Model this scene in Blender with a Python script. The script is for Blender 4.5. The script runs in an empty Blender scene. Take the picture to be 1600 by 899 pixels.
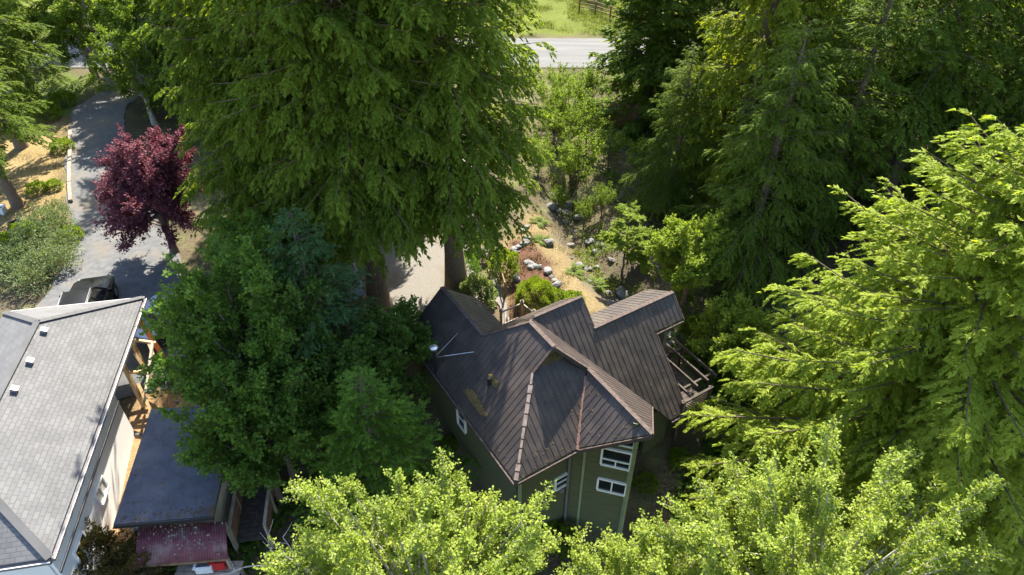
import bpy, bmesh, math, random
import numpy as np
from mathutils import Vector, Matrix

# ------------------------------------------------------------------ camera, sky, sun, exposure
sc = bpy.context.scene
CAM_H, PITCH, FPX = 22.0, 39.5, 1088.0
cam = bpy.data.cameras.new('camera'); camo = bpy.data.objects.new('camera', cam)
sc.collection.objects.link(camo); sc.camera = camo
camo.location = (0, 0, CAM_H); camo.rotation_euler = (math.radians(90 - PITCH), 0, 0)
cam.sensor_width = 36.0; cam.lens = 36.0 * FPX / 1600.0
cam.clip_start = 0.1; cam.clip_end = 3000
SUN_EL, SUN_AZ = 47.0, 7.0            # azimuth from +Y towards +X
world = bpy.data.worlds.new('World'); sc.world = world; world.use_nodes = True
wn = world.node_tree.nodes; wl = world.node_tree.links
sky = wn.new('ShaderNodeTexSky'); sky.sky_type = 'NISHITA'; sky.sun_disc = False
sky.sun_elevation = math.radians(SUN_EL); sky.sun_rotation = math.radians(SUN_AZ)
sky.dust_density = 1.2
wn['Background'].inputs[1].default_value = 0.13
wl.new(sky.outputs[0], wn['Background'].inputs[0])
sun = bpy.data.lights.new('sun', 'SUN'); suno = bpy.data.objects.new('sun', sun); sc.collection.objects.link(suno)
sun.energy = 5.0; sun.angle = math.radians(0.55); sun.color = (1.0, 0.93, 0.80)
e, a = math.radians(SUN_EL), math.radians(SUN_AZ)
sdir = Vector((math.cos(e) * math.sin(a), math.cos(e) * math.cos(a), math.sin(e)))
suno.rotation_euler = sdir.to_track_quat('Z', 'Y').to_euler(); suno.location = (20, 80, 80)
sc.view_settings.view_transform = 'Standard'; sc.view_settings.look = 'None'
sc.view_settings.exposure = 1.75; sc.view_settings.gamma = 1.0
sc.cycles.max_bounces = 7; sc.cycles.diffuse_bounces = 4; sc.cycles.transmission_bounces = 4
sc.cycles.sample_clamp_indirect = 6.0

# ------------------------------------------------------------------ helpers
C = sc.collection
R = np.random.default_rng(7)
_p = math.radians(PITCH)
FW = np.array([0, math.cos(_p), -math.sin(_p)]); UP = np.array([0, math.sin(_p), math.cos(_p)]); RT = np.array([1., 0, 0])
EYE = np.array([0, 0, CAM_H])
def ray(x, y): return FW * FPX + RT * (x - 800) + UP * (449.5 - y)
def at(x, y, z=0.0):
    d = ray(x, y); return EYE + d * ((z - CAM_H) / d[2])
def on_plane(x, y, p0, n):
    d = ray(x, y); return EYE + d * (np.dot(np.array(p0) - EYE, n) / np.dot(d, n))
def sstep(a, b, x):
    t = np.clip((np.asarray(x, float) - a) / (b - a), 0, 1); return t * t * (3 - 2 * t)

def vnoise(x, y, s, seed=0):
    x = np.asarray(x, float) / s; y = np.asarray(y, float) / s
    xi = np.floor(x); yi = np.floor(y); fx = x - xi; fy = y - yi
    def h(i, j): v = np.sin(i * 127.1 + j * 311.7 + seed * 74.7) * 43758.5453; return v - np.floor(v)
    fx = fx * fx * (3 - 2 * fx); fy = fy * fy * (3 - 2 * fy)
    return (h(xi, yi) * (1 - fx) + h(xi + 1, yi) * fx) * (1 - fy) + (h(xi, yi + 1) * (1 - fx) + h(xi + 1, yi + 1) * fx) * fy

CREEK = [(3.2, 36.5), (3.5, 32.0), (4.6, 28.6), (6.2, 25.5), (8.8, 22.5), (11.5, 17.0), (12, 8)]
def creek_dist(x, y):
    d = np.full(np.shape(x), 1e9)
    for (ax, ay), (bx, by) in zip(CREEK[:-1], CREEK[1:]):
        vx, vy = bx - ax, by - ay
        t = np.clip(((x - ax) * vx + (y - ay) * vy) / (vx * vx + vy * vy), 0, 1)
        d = np.minimum(d, np.hypot(x - ax - t * vx, y - ay - t * vy))
    return d
def gz(x, y):
    x = np.asarray(x, float); y = np.asarray(y, float)
    w = 0.42 + 0.58 * sstep(-10, -4, x)
    z = -3.1 * (1 - sstep(14, 24.5, y)) * w
    z = z - 1.0 * np.exp(-(creek_dist(x, y) / 1.3) ** 2)
    z = z - 0.8 * np.exp(-(((x + 13.9) / 1.1) ** 2 + ((y - 19.6) / 1.5) ** 2))          # the dug pit
    z = z + 0.55 * sstep(-24.2, -26.5, x) * sstep(26, 30, y) * (1 - sstep(44, 50, y))      # left bank
    z = z + 1.2 * sstep(9, 20, x) * sstep(22, 30, y) * (1 - sstep(45, 53, y))
    z = z + (vnoise(x, y, 3.1) - .5) * .22 * (1 - sstep(-9, -7, x) * (1 - sstep(1, 2, x)) * sstep(24, 26, y)) * (1 - sstep(50, 52, y) * (1 - sstep(62, 66, y)))
    return z
def gzf(x, y): return float(gz(x, y))
def ground_at(px, py):
    z = 0.0
    for _ in range(30):
        p = at(px, py, z); z = 0.5 * z + 0.5 * gzf(p[0], p[1])
    return np.array([p[0], p[1], gzf(p[0], p[1])])

def tag(o, label=None, cat=None, group=None, kind=None):
    if label: o['label'] = label
    if cat: o['category'] = cat
    if group: o['group'] = group
    if kind: o['kind'] = kind
    return o
def empty(name, loc=(0, 0, 0), rz=0.0):
    o = bpy.data.objects.new(name, None); C.objects.link(o); o.location = loc; o.rotation_euler = (0, 0, rz)
    o.empty_display_size = .3; return o
def link(name, me, parent=None, loc=None):
    o = bpy.data.objects.new(name, me); C.objects.link(o)
    if parent is not None: o.parent = parent
    if loc is not None: o.location = loc
    return o
def copy_tree(o, parent=None):
    c = o.copy(); C.objects.link(c); c.parent = parent
    for ch in [k for k in o.children]: copy_tree(ch, c)
    return c

def npmesh(name, V, F, mat, smooth=False):
    """V (n,3); F (m,k) with constant k"""
    V = np.ascontiguousarray(V, np.float32); F = np.ascontiguousarray(F, np.int32)
    me = bpy.data.meshes.new(name); k = F.shape[1]
    me.vertices.add(len(V)); me.vertices.foreach_set('co', V.ravel())
    me.loops.add(F.size); me.loops.foreach_set('vertex_index', F.ravel())
    me.polygons.add(len(F)); me.polygons.foreach_set('loop_start', np.arange(0, F.size, k, dtype=np.int32))
    me.polygons.foreach_set('loop_total', np.full(len(F), k, np.int32))
    if smooth: me.polygons.foreach_set('use_smooth', np.ones(len(F), bool))
    me.update(calc_edges=True); me.validate()
    if mat: me.materials.append(mat)
    return me

class MB:
    """collects shapes, builds one mesh object"""
    def __init__(s): s.v = []; s.f = []
    def add(s, vs, fs):
        n = len(s.v); s.v += [tuple(float(c) for c in v) for v in vs]; s.f += [tuple(i + n for i in f) for f in fs]; return s
    def prism(s, poly, off):
        """poly: list of 3d points (ccw seen from the tip of off); extruded by -off downward"""
        n = len(poly); off = np.array(off, float)
        a = [np.array(p, float) for p in poly]; b = [p - off for p in a]
        fs = [tuple(range(n)), tuple(range(2 * n - 1, n - 1, -1))]
        fs += [(i, n + i, n + (i + 1) % n, (i + 1) % n) for i in range(n)]
        return s.add(a + b, fs)
    def box(s, c, sz, ax=None):
        c = np.array(c, float); ax = np.eye(3) if ax is None else np.array(ax, float)
        h = np.array(sz, float) / 2
        vs = [c + ax[0] * h[0] * i + ax[1] * h[1] * j + ax[2] * h[2] * k for k in (-1, 1) for j in (-1, 1) for i in (-1, 1)]
        return s.add(vs, [(0, 2, 3, 1), (4, 5, 7, 6), (0, 1, 5, 4), (2, 6, 7, 3), (0, 4, 6, 2), (1, 3, 7, 5)])
    def bar(s, a, b, w, h=None, upv=(0, 0, 1)):
        a = np.array(a, float); b = np.array(b, float); d = b - a; L = np.linalg.norm(d); d /= L
        u = np.array(upv, float)
        if abs(np.dot(u, d)) > .95: u = np.array([1., 0, 0])
        sd = np.cross(d, u); sd /= np.linalg.norm(sd); u = np.cross(sd, d)
        return s.box((a + b) / 2, (L, w, h or w), (d, sd, u))
    def tube(s, pts, rad, n=7, cap=True):
        pts = [np.array(p, float) for p in pts]; m = len(pts); base = len(s.v); vs = []; fs = []
        rad = [rad] * m if np.isscalar(rad) else rad
        ref = None
        for i, p in enumerate(pts):
            d = pts[min(i + 1, m - 1)] - pts[max(i - 1, 0)]; d = d / (np.linalg.norm(d) + 1e-9)
            if ref is None: ref = np.array([1., 0, 0]) if abs(d[0]) < .8 else np.array([0, 1., 0])
            x = ref - d * np.dot(ref, d); x /= np.linalg.norm(x); y = np.cross(d, x); ref = x
            for k in range(n):
                t = 2 * math.pi * k / n; vs.append(p + rad[i] * (math.cos(t) * x + math.sin(t) * y))
        for i in range(m - 1):
            for k in range(n):
                q = (k + 1) % n; fs.append((i * n + k, i * n + q, (i + 1) * n + q, (i + 1) * n + k))
        if cap: fs.append(tuple(range(n - 1, -1, -1))); fs.append(tuple((m - 1) * n + k for k in range(n)))
        return s.add(vs, fs)
    def mesh(s, name, mat, smooth=False):
        me = bpy.data.meshes.new(name); me.from_pydata(s.v, [], s.f); me.update()
        if mat: me.materials.append(mat)
        if smooth:
            for p in me.polygons: p.use_smooth = True
        return me
    def build(s, name, mat, parent=None, smooth=False): return link(name, s.mesh(name, mat, smooth), parent)

# ------------------------------------------------------------------ materials
MATS = {}
def mat(name, c1, c2=None, rough=.8, scale=4.0, bump=0.0, bscale=30.0, metal=0.0, spec=.5, detail=6.0, c3=None, s3=.7, stretch=None, contrast=(.35, .65)):
    m = bpy.data.materials.new(name); m.use_nodes = True; nt = m.node_tree; N = nt.nodes; L = nt.links
    b = N['Principled BSDF']; b.inputs['Roughness'].default_value = rough; b.inputs['Metallic'].default_value = metal
    b.inputs['Specular IOR Level'].default_value = spec
    b.inputs['Base Color'].default_value = (*c1, 1)
    tc = N.new('ShaderNodeTexCoord'); src = tc.outputs['Object']
    if stretch:
        mp = N.new('ShaderNodeMapping'); mp.inputs['Scale'].default_value = stretch; L.new(src, mp.inputs[0]); src = mp.outputs[0]
    if c2:
        nz = N.new('ShaderNodeTexNoise'); nz.inputs['Scale'].default_value = scale; nz.inputs['Detail'].default_value = detail
        L.new(src, nz.inputs['Vector'])
        cr = N.new('ShaderNodeValToRGB'); cr.color_ramp.elements[0].position = contrast[0]; cr.color_ramp.elements[1].position = contrast[1]
        cr.color_ramp.elements[0].color = (*c1, 1); cr.color_ramp.elements[1].color = (*c2, 1)
        L.new(nz.outputs['Fac'], cr.inputs[0]); out = cr.outputs[0]
        if c3:
            n3 = N.new('ShaderNodeTexNoise'); n3.inputs['Scale'].default_value = s3; n3.inputs['Detail'].default_value = 5
            L.new(src, n3.inputs['Vector'])
            r3 = N.new('ShaderNodeValToRGB'); r3.color_ramp.elements[0].position = .5; r3.color_ramp.elements[1].position = .68
            L.new(n3.outputs['Fac'], r3.inputs[0])
            mx = N.new('ShaderNodeMixRGB'); mx.inputs[2].default_value = (*c3, 1)
            L.new(r3.outputs[0], mx.inputs[0]); L.new(out, mx.inputs[1]); out = mx.outputs[0]
        L.new(out, b.inputs['Base Color'])
    if bump:
        nb = N.new('ShaderNodeTexNoise'); nb.inputs['Scale'].default_value = bscale; nb.inputs['Detail'].default_value = 5
        L.new(src, nb.inputs['Vector'])
        bp = N.new('ShaderNodeBump'); bp.inputs['Strength'].default_value = bump; bp.inputs['Distance'].default_value = .05
        L.new(nb.outputs['Fac'], bp.inputs['Height']); L.new(bp.outputs[0], b.inputs['Normal'])
    MATS[name] = m; return m
def leafmat(name, c1, c2, c3=None, trans=.52, rough=.6, tboost=(1.5, 1.45, .5), spec=.12):
    """leaves: colour differs from leaf to leaf, part of the light shines through"""
    m = bpy.data.materials.new(name); m.use_nodes = True; nt = m.node_tree; N = nt.nodes; L = nt.links
    b = N['Principled BSDF']; b.inputs['Roughness'].default_value = rough; b.inputs['Specular IOR Level'].default_value = spec
    g = N.new('ShaderNodeNewGeometry')
    cr = N.new('ShaderNodeValToRGB'); E_ = cr.color_ramp.elements
    E_[0].color = (*c1, 1); E_[1].color = (*c2, 1); E_[0].position = .05; E_[1].position = .9
    if c3: k = E_.new(1.0); k.color = (*c3, 1)
    tc = N.new('ShaderNodeTexCoord'); nz = N.new('ShaderNodeTexNoise'); nz.inputs['Scale'].default_value = .8; nz.inputs['Detail'].default_value = 3
    L.new(tc.outputs['Object'], nz.inputs['Vector'])
    mx = N.new('ShaderNodeMath'); mx.operation = 'MULTIPLY_ADD'; mx.inputs[1].default_value = .55
    ad = N.new('ShaderNodeMath'); ad.operation = 'MULTIPLY_ADD'; ad.inputs[1].default_value = .9; ad.inputs[2].default_value = -.22
    L.new(nz.outputs['Fac'], ad.inputs[0]); L.new(g.outputs['Random Per Island'], mx.inputs[0]); L.new(ad.outputs[0], mx.inputs[2])
    L.new(mx.outputs[0], cr.inputs[0]); L.new(cr.outputs[0], b.inputs['Base Color'])
    t = N.new('ShaderNodeBsdfTranslucent'); tm = N.new('ShaderNodeMixRGB'); tm.blend_type = 'MULTIPLY'; tm.inputs[0].default_value = 1
    tm.inputs[2].default_value = (*tboost, 1); L.new(cr.outputs[0], tm.inputs[1]); L.new(tm.outputs[0], t.inputs[0])
    ms = N.new('ShaderNodeMixShader'); ms.inputs[0].default_value = trans
    L.new(b.outputs[0], ms.inputs[1]); L.new(t.outputs[0], ms.inputs[2]); L.new(ms.outputs[0], N['Material Output'].inputs[0])
    MATS[name] = m; return m

M = MATS
leafmat('cedar_leaf', (.075, .125, .014), (.230, .300, .036), (.46, .46, .10))
leafmat('cedar_yellow_leaf', (.14, .185, .016), (.28, .33, .032), (.40, .43, .07))
leafmat('fir_leaf', (.070, .125, .018), (.190, .258, .036), (.39, .42, .09))
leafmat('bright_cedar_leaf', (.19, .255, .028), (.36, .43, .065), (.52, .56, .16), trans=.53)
leafmat('spruce_leaf', (.065, .14, .055), (.135, .225, .080), (.21, .29, .10))
leafmat('young_fir_leaf', (.075, .160, .026), (.180, .300, .045), (.38, .48, .08))
leafmat('maple_leaf', (.060, .130, .024), (.165, .265, .044), (.36, .43, .09))
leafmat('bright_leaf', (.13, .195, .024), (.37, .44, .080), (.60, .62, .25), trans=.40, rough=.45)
leafmat('mid_leaf', (.10, .165, .020), (.215, .30, .040), (.36, .42, .09))
leafmat('lime_leaf', (.140, .210, .022), (.260, .330, .045), (.34, .36, .08), trans=.45)
leafmat('purple_leaf', (.085, .026, .038), (.27, .10, .118), (.46, .26, .26), tboost=(1.2, .6, .7), trans=.3)
leafmat('grey_leaf', (.09, .14, .05), (.26, .31, .17), (.78, .78, .72), trans=.25)
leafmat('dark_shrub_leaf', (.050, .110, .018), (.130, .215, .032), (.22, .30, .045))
leafmat('reddish_leaf', (.060, .070, .020), (.120, .090, .040), (.18, .10, .07))
leafmat('dry_grass', (.17, .125, .05), (.30, .225, .10), (.24, .22, .08), trans=.3, tboost=(1.1, 1.05, .8))
leafmat('green_grass', (.07, .105, .014), (.16, .19, .03), (.22, .22, .05), trans=.35)
leafmat('variegated_leaf', (.12, .19, .05), (.32, .36, .16), (.5, .5, .3), trans=.3)
leafmat('mulch_chip', (.07, .035, .022), (.16, .085, .05), (.26, .16, .10), trans=.05)
leafmat('litter_leaf', (.09, .065, .035), (.20, .145, .08), (.32, .25, .15), trans=.1)
mat('bark', (.12, .085, .062), (.26, .20, .155), rough=.95, scale=9, bump=.9, bscale=22, stretch=(6, 6, .7))
mat('cedar_bark', (.14, .088, .056), (.34, .24, .16), rough=.95, scale=8, bump=.9, bscale=16, stretch=(7, 7, .5))
mat('pale_bark', (.26, .235, .20), (.46, .43, .38), rough=.9, scale=10, bump=.4, bscale=30)
mat('asphalt', (.105, .11, .115), (.15, .15, .15), rough=.9, scale=3, bump=.2, bscale=150, c3=(.17, .15, .125), s3=.45, spec=.15)
mat('road_asphalt', (.125, .124, .122), (.16, .158, .154), rough=.88, scale=1.2, bump=.15, bscale=120, stretch=(.15, 1.5, 1), spec=.15)
mat('gravel', (.155, .142, .125), (.245, .23, .205), rough=.95, scale=22, bump=.6, bscale=60, c3=(.16, .14, .10), s3=.5, spec=.15)
mat('concrete', (.18, .16, .145), (.25, .225, .205), rough=.9, scale=6, bump=.15, bscale=60, spec=.15)
mat('roof_metal', (.054, .043, .040), (.076, .060, .053), rough=.46, scale=2.2, c3=(.096, .076, .064), s3=1.1, spec=.4, bump=.06, bscale=9)
mat('ridge_metal', (.075, .056, .05), (.12, .09, .078), rough=.8, scale=7, spec=.15)
mat('copper_flashing', (.13, .06, .04), (.27, .16, .11), rough=.6, scale=8)
mat('lichen_flashing', (.20, .15, .125), (.34, .27, .235), rough=.9, scale=6)
mat('moss', (.12, .085, .03), (.22, .16, .06), rough=1, scale=12, bump=.8, bscale=40)
mat('olive_wall', (.075, .082, .038), (.098, .104, .05), rough=.8, scale=2, bump=.08, bscale=20, stretch=(1, 1, 8))
mat('green_trim', (.20, .24, .125), (.25, .29, .16), rough=.7, scale=5)
mat('white_paint', (.74, .74, .71), (.82, .82, .80), rough=.6, scale=5)
mat('white_wall', (.78, .78, .76), (.83, .83, .81), rough=.75, scale=1.3, bump=.04, bscale=30)
mat('cream_wall', (.56, .50, .40), (.66, .60, .50), rough=.85, scale=2)
mat('glass', (.012, .016, .018), rough=.06, spec=.8)
mat('tan_blind', (.36, .33, .28), (.46, .43, .37), rough=.5, scale=3, spec=.6)
mat('grey_metal', (.28, .28, .29), (.36, .36, .37), rough=.45, metal=.6, scale=6)
mat('gutter_metal', (.13, .12, .125), (.20, .185, .18), rough=.5, scale=9)
mat('black_metal', (.02, .02, .022), rough=.5)
mat('shed_roofing', (.050, .056, .078), (.075, .082, .105), rough=.75, scale=2.5, bump=.15, bscale=90, c3=(.10, .105, .12), s3=.9)
mat('red_metal', (.11, .024, .036), (.17, .046, .056), rough=.6, scale=5, c3=(.20, .13, .12), s3=2.0)
mat('new_timber', (.50, .33, .15), (.66, .47, .24), rough=.75, scale=3, stretch=(1, 1, 9))
mat('pale_timber', (.66, .55, .38), (.76, .66, .48), rough=.75, scale=3)
mat('orange_paint', (.50, .13, .025), (.60, .18, .04), rough=.6, scale=5)
mat('old_wood', (.24, .19, .145), (.38, .31, .25), rough=.9, scale=4, bump=.3, bscale=30, stretch=(1, 1, 6))
mat('dark_wood', (.045, .034, .027), (.085, .066, .052), rough=.9, scale=5, bump=.2, bscale=30)
mat('brown_wood', (.16, .085, .045), (.27, .155, .085), rough=.85, scale=5, bump=.2, bscale=30)
mat('orange_wood', (.38, .20, .075), (.52, .31, .14), rough=.8, scale=4)
mat('rock', (.13, .13, .132), (.28, .28, .275), rough=.95, scale=3, bump=.8, bscale=8, c3=(.12, .12, .125), s3=1.5)
mat('dark_rock', (.10, .095, .09), (.22, .21, .195), rough=.95, scale=3, bump=.8, bscale=8)
mat('pale_roof_metal', (.55, .56, .57), (.64, .65, .66), rough=.4, metal=.3, scale=3)
mat('black_paint', (.010, .010, .011), rough=.33, spec=.4)
mat('blue_paint', (.030, .045, .095), rough=.22, spec=.7)
mat('car_glass', (.02, .025, .03), rough=.05, spec=.9)
mat('tyre', (.018, .018, .018), rough=.9)
mat('alloy', (.5, .5, .52), rough=.3, metal=.9)
mat('chrome', (.72, .73, .75), rough=.25, metal=.7)
mat('red_lamp', (.35, .01, .01), rough=.2)
mat('clear_lamp', (.6, .6, .6), rough=.1)
mat('white_plastic', (.75, .76, .76), (.65, .67, .68), rough=.4, scale=3)
mat('red_plastic', (.45, .02, .02), rough=.4)
mat('leaf_litter', (.15, .13, .10), (.28, .26, .22), rough=1, scale=4)

# shingle roof: courses and tab joints as fine relief and tint, too small to pick apart
def shingle(name, c1, c2, c3):
    m = bpy.data.materials.new(name); m.use_nodes = True; nt = m.node_tree; N = nt.nodes; L = nt.links
    b = N['Principled BSDF']; b.inputs['Roughness'].default_value = .9
    uv = N.new('ShaderNodeUVMap'); br = N.new('ShaderNodeTexBrick')
    br.inputs['Color1'].default_value = (*c1, 1); br.inputs['Color2'].default_value = (*c2, 1); br.inputs['Mortar'].default_value = (*c3, 1)
    br.inputs['Scale'].default_value = 1; br.inputs['Mortar Size'].default_value = .012; br.inputs['Brick Width'].default_value = .30; br.inputs['Row Height'].default_value = .15
    br.inputs['Bias'].default_value = 0
    L.new(uv.outputs[0], br.inputs['Vector'])
    nz = N.new('ShaderNodeTexNoise'); nz.inputs['Scale'].default_value = 1.2; nz.inputs['Detail'].default_value = 6
    mx = N.new('ShaderNodeMixRGB'); mx.blend_type = 'OVERLAY'; mx.inputs[0].default_value = .35
    tc = N.new('ShaderNodeTexCoord'); L.new(tc.outputs['Object'], nz.inputs['Vector'])
    L.new(br.outputs['Color'], mx.inputs[1]); L.new(nz.outputs['Fac'], mx.inputs[2]); L.new(mx.outputs[0], b.inputs['Base Color'])
    bp = N.new('ShaderNodeBump'); bp.inputs['Strength'].default_value = .5; bp.inputs['Distance'].default_value = .02; bp.invert = True
    L.new(br.outputs['Fac'], bp.inputs['Height']); L.new(bp.outputs[0], b.inputs['Normal'])
    MATS[name] = m
shingle('grey_shingle', (.112, .112, .115), (.138, .137, .138), (.09, .09, .092))

# ------------------------------------------------------------------ ground
def seg(x0, x1, d): return np.arange(x0, x1, d)
gx = np.concatenate([[-900, -500, -300, -200, -140, -100, -80, -65, -55, -50, -46, -43], seg(-40, 34, .45), [34, 37, 40, 44, 50, 58, 70, 90, 130, 200, 300, 500, 900]])
gy = np.concatenate([[-300, -150, -80, -40, -20, -10, -5, 0, 3, 5, 6.5], seg(8, 72, .45), [72, 74, 77, 81, 86, 95, 110, 140, 200, 300, 500, 900, 1600]])
GX, GY = np.meshgrid(gx, gy); GZ = gz(GX, GY)
nx, ny = len(gx), len(gy)
V = np.stack([GX.ravel(), GY.ravel(), GZ.ravel()], 1)
ii, jj = np.meshgrid(np.arange(nx - 1), np.arange(ny - 1)); k0 = (jj * nx + ii).ravel()
F = np.stack([k0, k0 + 1, k0 + nx + 1, k0 + nx], 1)
gm = npmesh('ground', V, F, None, smooth=True)
def poly_mask(poly, soft=.5):
    """soft inside-mask of an xy polygon on the ground grid"""
    x, y = GX.ravel(), GY.ravel(); inside = np.zeros(len(x), bool); d = np.full(len(x), 1e9); n = len(poly)
    for i in range(n):
        (ax, ay), (bx, by) = poly[i], poly[(i + 1) % n]
        c = ((ay > y) != (by > y)); 
        with np.errstate(divide='ignore', invalid='ignore'):
            xi = (bx - ax) * (y - ay) / (by - ay + 1e-12) + ax
        inside ^= c & (x < xi)
        vx, vy = bx - ax, by - ay; t = np.clip(((x - ax) * vx + (y - ay) * vy) / (vx * vx + vy * vy + 1e-9), 0, 1)
        d = np.minimum(d, np.hypot(x - ax - t * vx, y - ay - t * vy))
    s = np.where(inside, d, -d) + (vnoise(x, y, .9, 5) - .5) * soft * 1.6
    return sstep(-soft, soft, s)
forest = np.array([.095, .078, .050]); col = np.tile(forest, (len(V), 1))
n1 = vnoise(V[:, 0], V[:, 1], 1.7, 2)[:, None]; n2 = vnoise(V[:, 0], V[:, 1], .6, 3)[:, None]
col = col * (.7 + .6 * n1) + np.array([.03, .045, .008]) * sstep(.5, .9, n2)
def zone(poly, c, soft=.5, var=.35):
    global col
    m = poly_mask(poly, soft)[:, None]
    col = col * (1 - m) + (np.array(c) * (1 - var / 2 + var * (n1 * .5 + n2 * .5))) * m
zone([(-60, 62), (60, 62), (60, 140), (-60, 140)], (.105, .125, .022), .8)                              # meadow past the road
zone([(-42, 26), (-24.3, 27), (-26.6, 36), (-30.5, 44), (-42, 46)], (.24, .18, .085), .6)             # dry slope
zone([(-42, 46), (-30.3, 44.5), (-33, 53), (-42, 53)], (.09, .12, .03), .8)
zone([(-1.6, 29), (1.2, 33.5), (3.2, 31.5), (4.4, 28.4), (6.2, 25.0), (6.5, 22.5), (0, 23)], (.19, .145, .075), .4)   # dry garden verge
zone([(-.1, 24.2), (-.1, 30.6), (1.0, 30.9), (1.9, 28.6), (2.4, 26.4), (2.8, 24)], (.105, .056, .038), .25)    # mulch
zone([(-15.6, 12.6), (-16, 22.6), (-12.6, 22.4), (-12.4, 18.6), (-14.0, 17.5), (-12.9, 12.6)], (.30, .19, .10), .4) # dug soil
zone([(-9.4, 24.2), (-9.8, 46), (-3, 46), (-1.5, 37), (-1.6, 31.5), (-2.0, 24.6)], (.30, .27, .23), .5)          # gravel round the pad
zone([(2.2, 37), (3.0, 31), (4.6, 28), (6.4, 25), (8.4, 23), (7.2, 22.5), (5.2, 25), (3.6, 28), (2.4, 31.5)], (.10, .09, .07), .4) # creek bed
zone([(4.9, 31), (8.5, 39), (10.5, 36), (9.3, 27), (7.5, 26)], (.10, .085, .066), .7)
ca = gm.color_attributes.new('soil', 'FLOAT_COLOR', 'POINT')
ca.data.foreach_set('color', np.concatenate([col, np.ones((len(V), 1))], 1).astype(np.float32).ravel())
m = bpy.data.materials.new('ground_soil'); m.use_nodes = True; nt = m.node_tree; N = nt.nodes; L = nt.links
at_ = N.new('ShaderNodeAttribute'); at_.attribute_name = 'soil'; nz = N.new('ShaderNodeTexNoise'); nz.inputs['Scale'].default_value = 9; nz.inputs['Detail'].default_value = 8
tc = N.new('ShaderNodeTexCoord'); L.new(tc.outputs['Object'], nz.inputs['Vector'])
mx = N.new('ShaderNodeMixRGB'); mx.blend_type = 'OVERLAY'; mx.inputs[0].default_value = .6; L.new(at_.outputs['Color'], mx.inputs[1]); L.new(nz.outputs['Fac'], mx.inputs[2])
L.new(mx.outputs[0], N['Principled BSDF'].inputs['Base Color']); N['Principled BSDF'].inputs['Roughness'].default_value = 1; N['Principled BSDF'].inputs['Specular IOR Level'].default_value = .1
bp = N.new('ShaderNodeBump'); bp.inputs['Strength'].default_value = .8; bp.inputs['Distance'].default_value = .06; L.new(nz.outputs['Fac'], bp.inputs['Height']); L.new(bp.outputs[0], N['Principled BSDF'].inputs['Normal'])
gm.materials.append(m)
tag(link('ground', gm), 'sloping wooded ground with bare soil, dry grass and creek bed', kind='structure')

def sheet(name, left, right, mt, off=.012, n=40, label=None, nacross=8):
    """ribbon between two xy polylines laid on the ground"""
    def samp(pl, t):
        pl = np.array(pl, float); d = np.r_[0, np.cumsum(np.hypot(*np.diff(pl, axis=0).T))]; d /= d[-1]
        return np.stack([np.interp(t, d, pl[:, 0]), np.interp(t, d, pl[:, 1])], 1)
    t = np.linspace(0, 1, n); a, b = samp(left, t), samp(right, t); s = np.linspace(0, 1, nacross)[None, :, None]
    P = a[:, None, :] * (1 - s) + b[:, None, :] * s
    wob = (vnoise(P[..., 0], P[..., 1], .7, 9) - .5) * .35
    P[:, 0, 0] += wob[:, 0]; P[:, -1, 0] += wob[:, -1]
    z = gz(P[..., 0], P[..., 1]) + off + .035
    VV = np.concatenate([P, z[..., None]], 2).reshape(-1, 3); k = (np.arange(n - 1)[:, None] * nacross + np.arange(nacross - 1)[None]).ravel()
    FF = np.stack([k, k + 1, k + nacross + 1, k + nacross], 1)
    return tag(link(name, npmesh(name, VV, FF, M[mt], True)), label, kind='structure')
sheet('road', [(-120, 54.4), (120, 54.4)], [(-120, 60.9), (120, 60.9)], 'road_asphalt', .02, 120, 'pale asphalt road crossing behind the trees')
sheet('driveway', [(-31.4, 54.4), (-31.0, 46), (-28.0, 39), (-25.2, 33.5), (-23.2, 29.5), (-22.6, 24), (-21.8, 18)],
      [(-28.0, 54.4), (-27.4, 46), (-24.0, 39), (-20.6, 34.0), (-17.6, 29.5), (-15.0, 25), (-11.8, 21.6)], 'asphalt', .016, 90, 'grey gravelly driveway passing the plum tree', 14)
sheet('parking_pad', [(-8.6, 24.6), (-9.2, 30), (-9.4, 38), (-10.4, 46), (-11, 54.4)], [(-2.2, 24.6), (-1.9, 30), (-2.4, 36), (-4.4, 42), (-6, 48), (-6.5, 54.4)], 'gravel', .016, 60, 'pale gravel parking pad beneath the cedars', 14)
pl = [ground_at(*p)[:2] for p in [(757, 392), (759.6, 403), (768, 440), (778, 487), (784, 512)]]
pr = [ground_at(*p)[:2] for p in [(767, 392), (769, 402), (780, 440), (793, 484), (802, 512)]]
sheet('garden_path', pl, pr, 'concrete', .03, 24, 'narrow concrete garden path leading to the house', 5)

# ------------------------------------------------------------------ main house (u along d1 towards the camera, v along d2 to the right)
TH = .561; HC = np.array([.313, 19.265]); ZR = 4.95; Z5 = 4.35
D1 = np.array([math.sin(TH), -math.cos(TH)]); D2 = np.array([math.cos(TH), math.sin(TH)])
D1_3 = np.array([*D1, 0]); D2_3 = np.array([*D2, 0])
def H3(u, v, z): p = HC + u * D1 + v * D2; return np.array([p[0], p[1], z])
PL = {  # roof planes z = c + a*u + b*v
 'P1': (ZR, 0, .962), 'P5': (Z5, -1.037, 0), 'P4': (ZR, 0, -1.062), 'P2': (2.073 + .9 * 4.42, -.9, 0),
 'P3': (3.716 - 1.029 * 1.162, 0, 1.029), 'S2': (ZR - .85 * .651, .85, 0), 'LL': (3.79 - .82 * 1.206, 0, -.82), 'R3': (3.43 - .60 * .887, .60, 0)}
def pz(k, u, v): c, a_, b_ = PL[k]; return c + a_ * u + b_ * v
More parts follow.
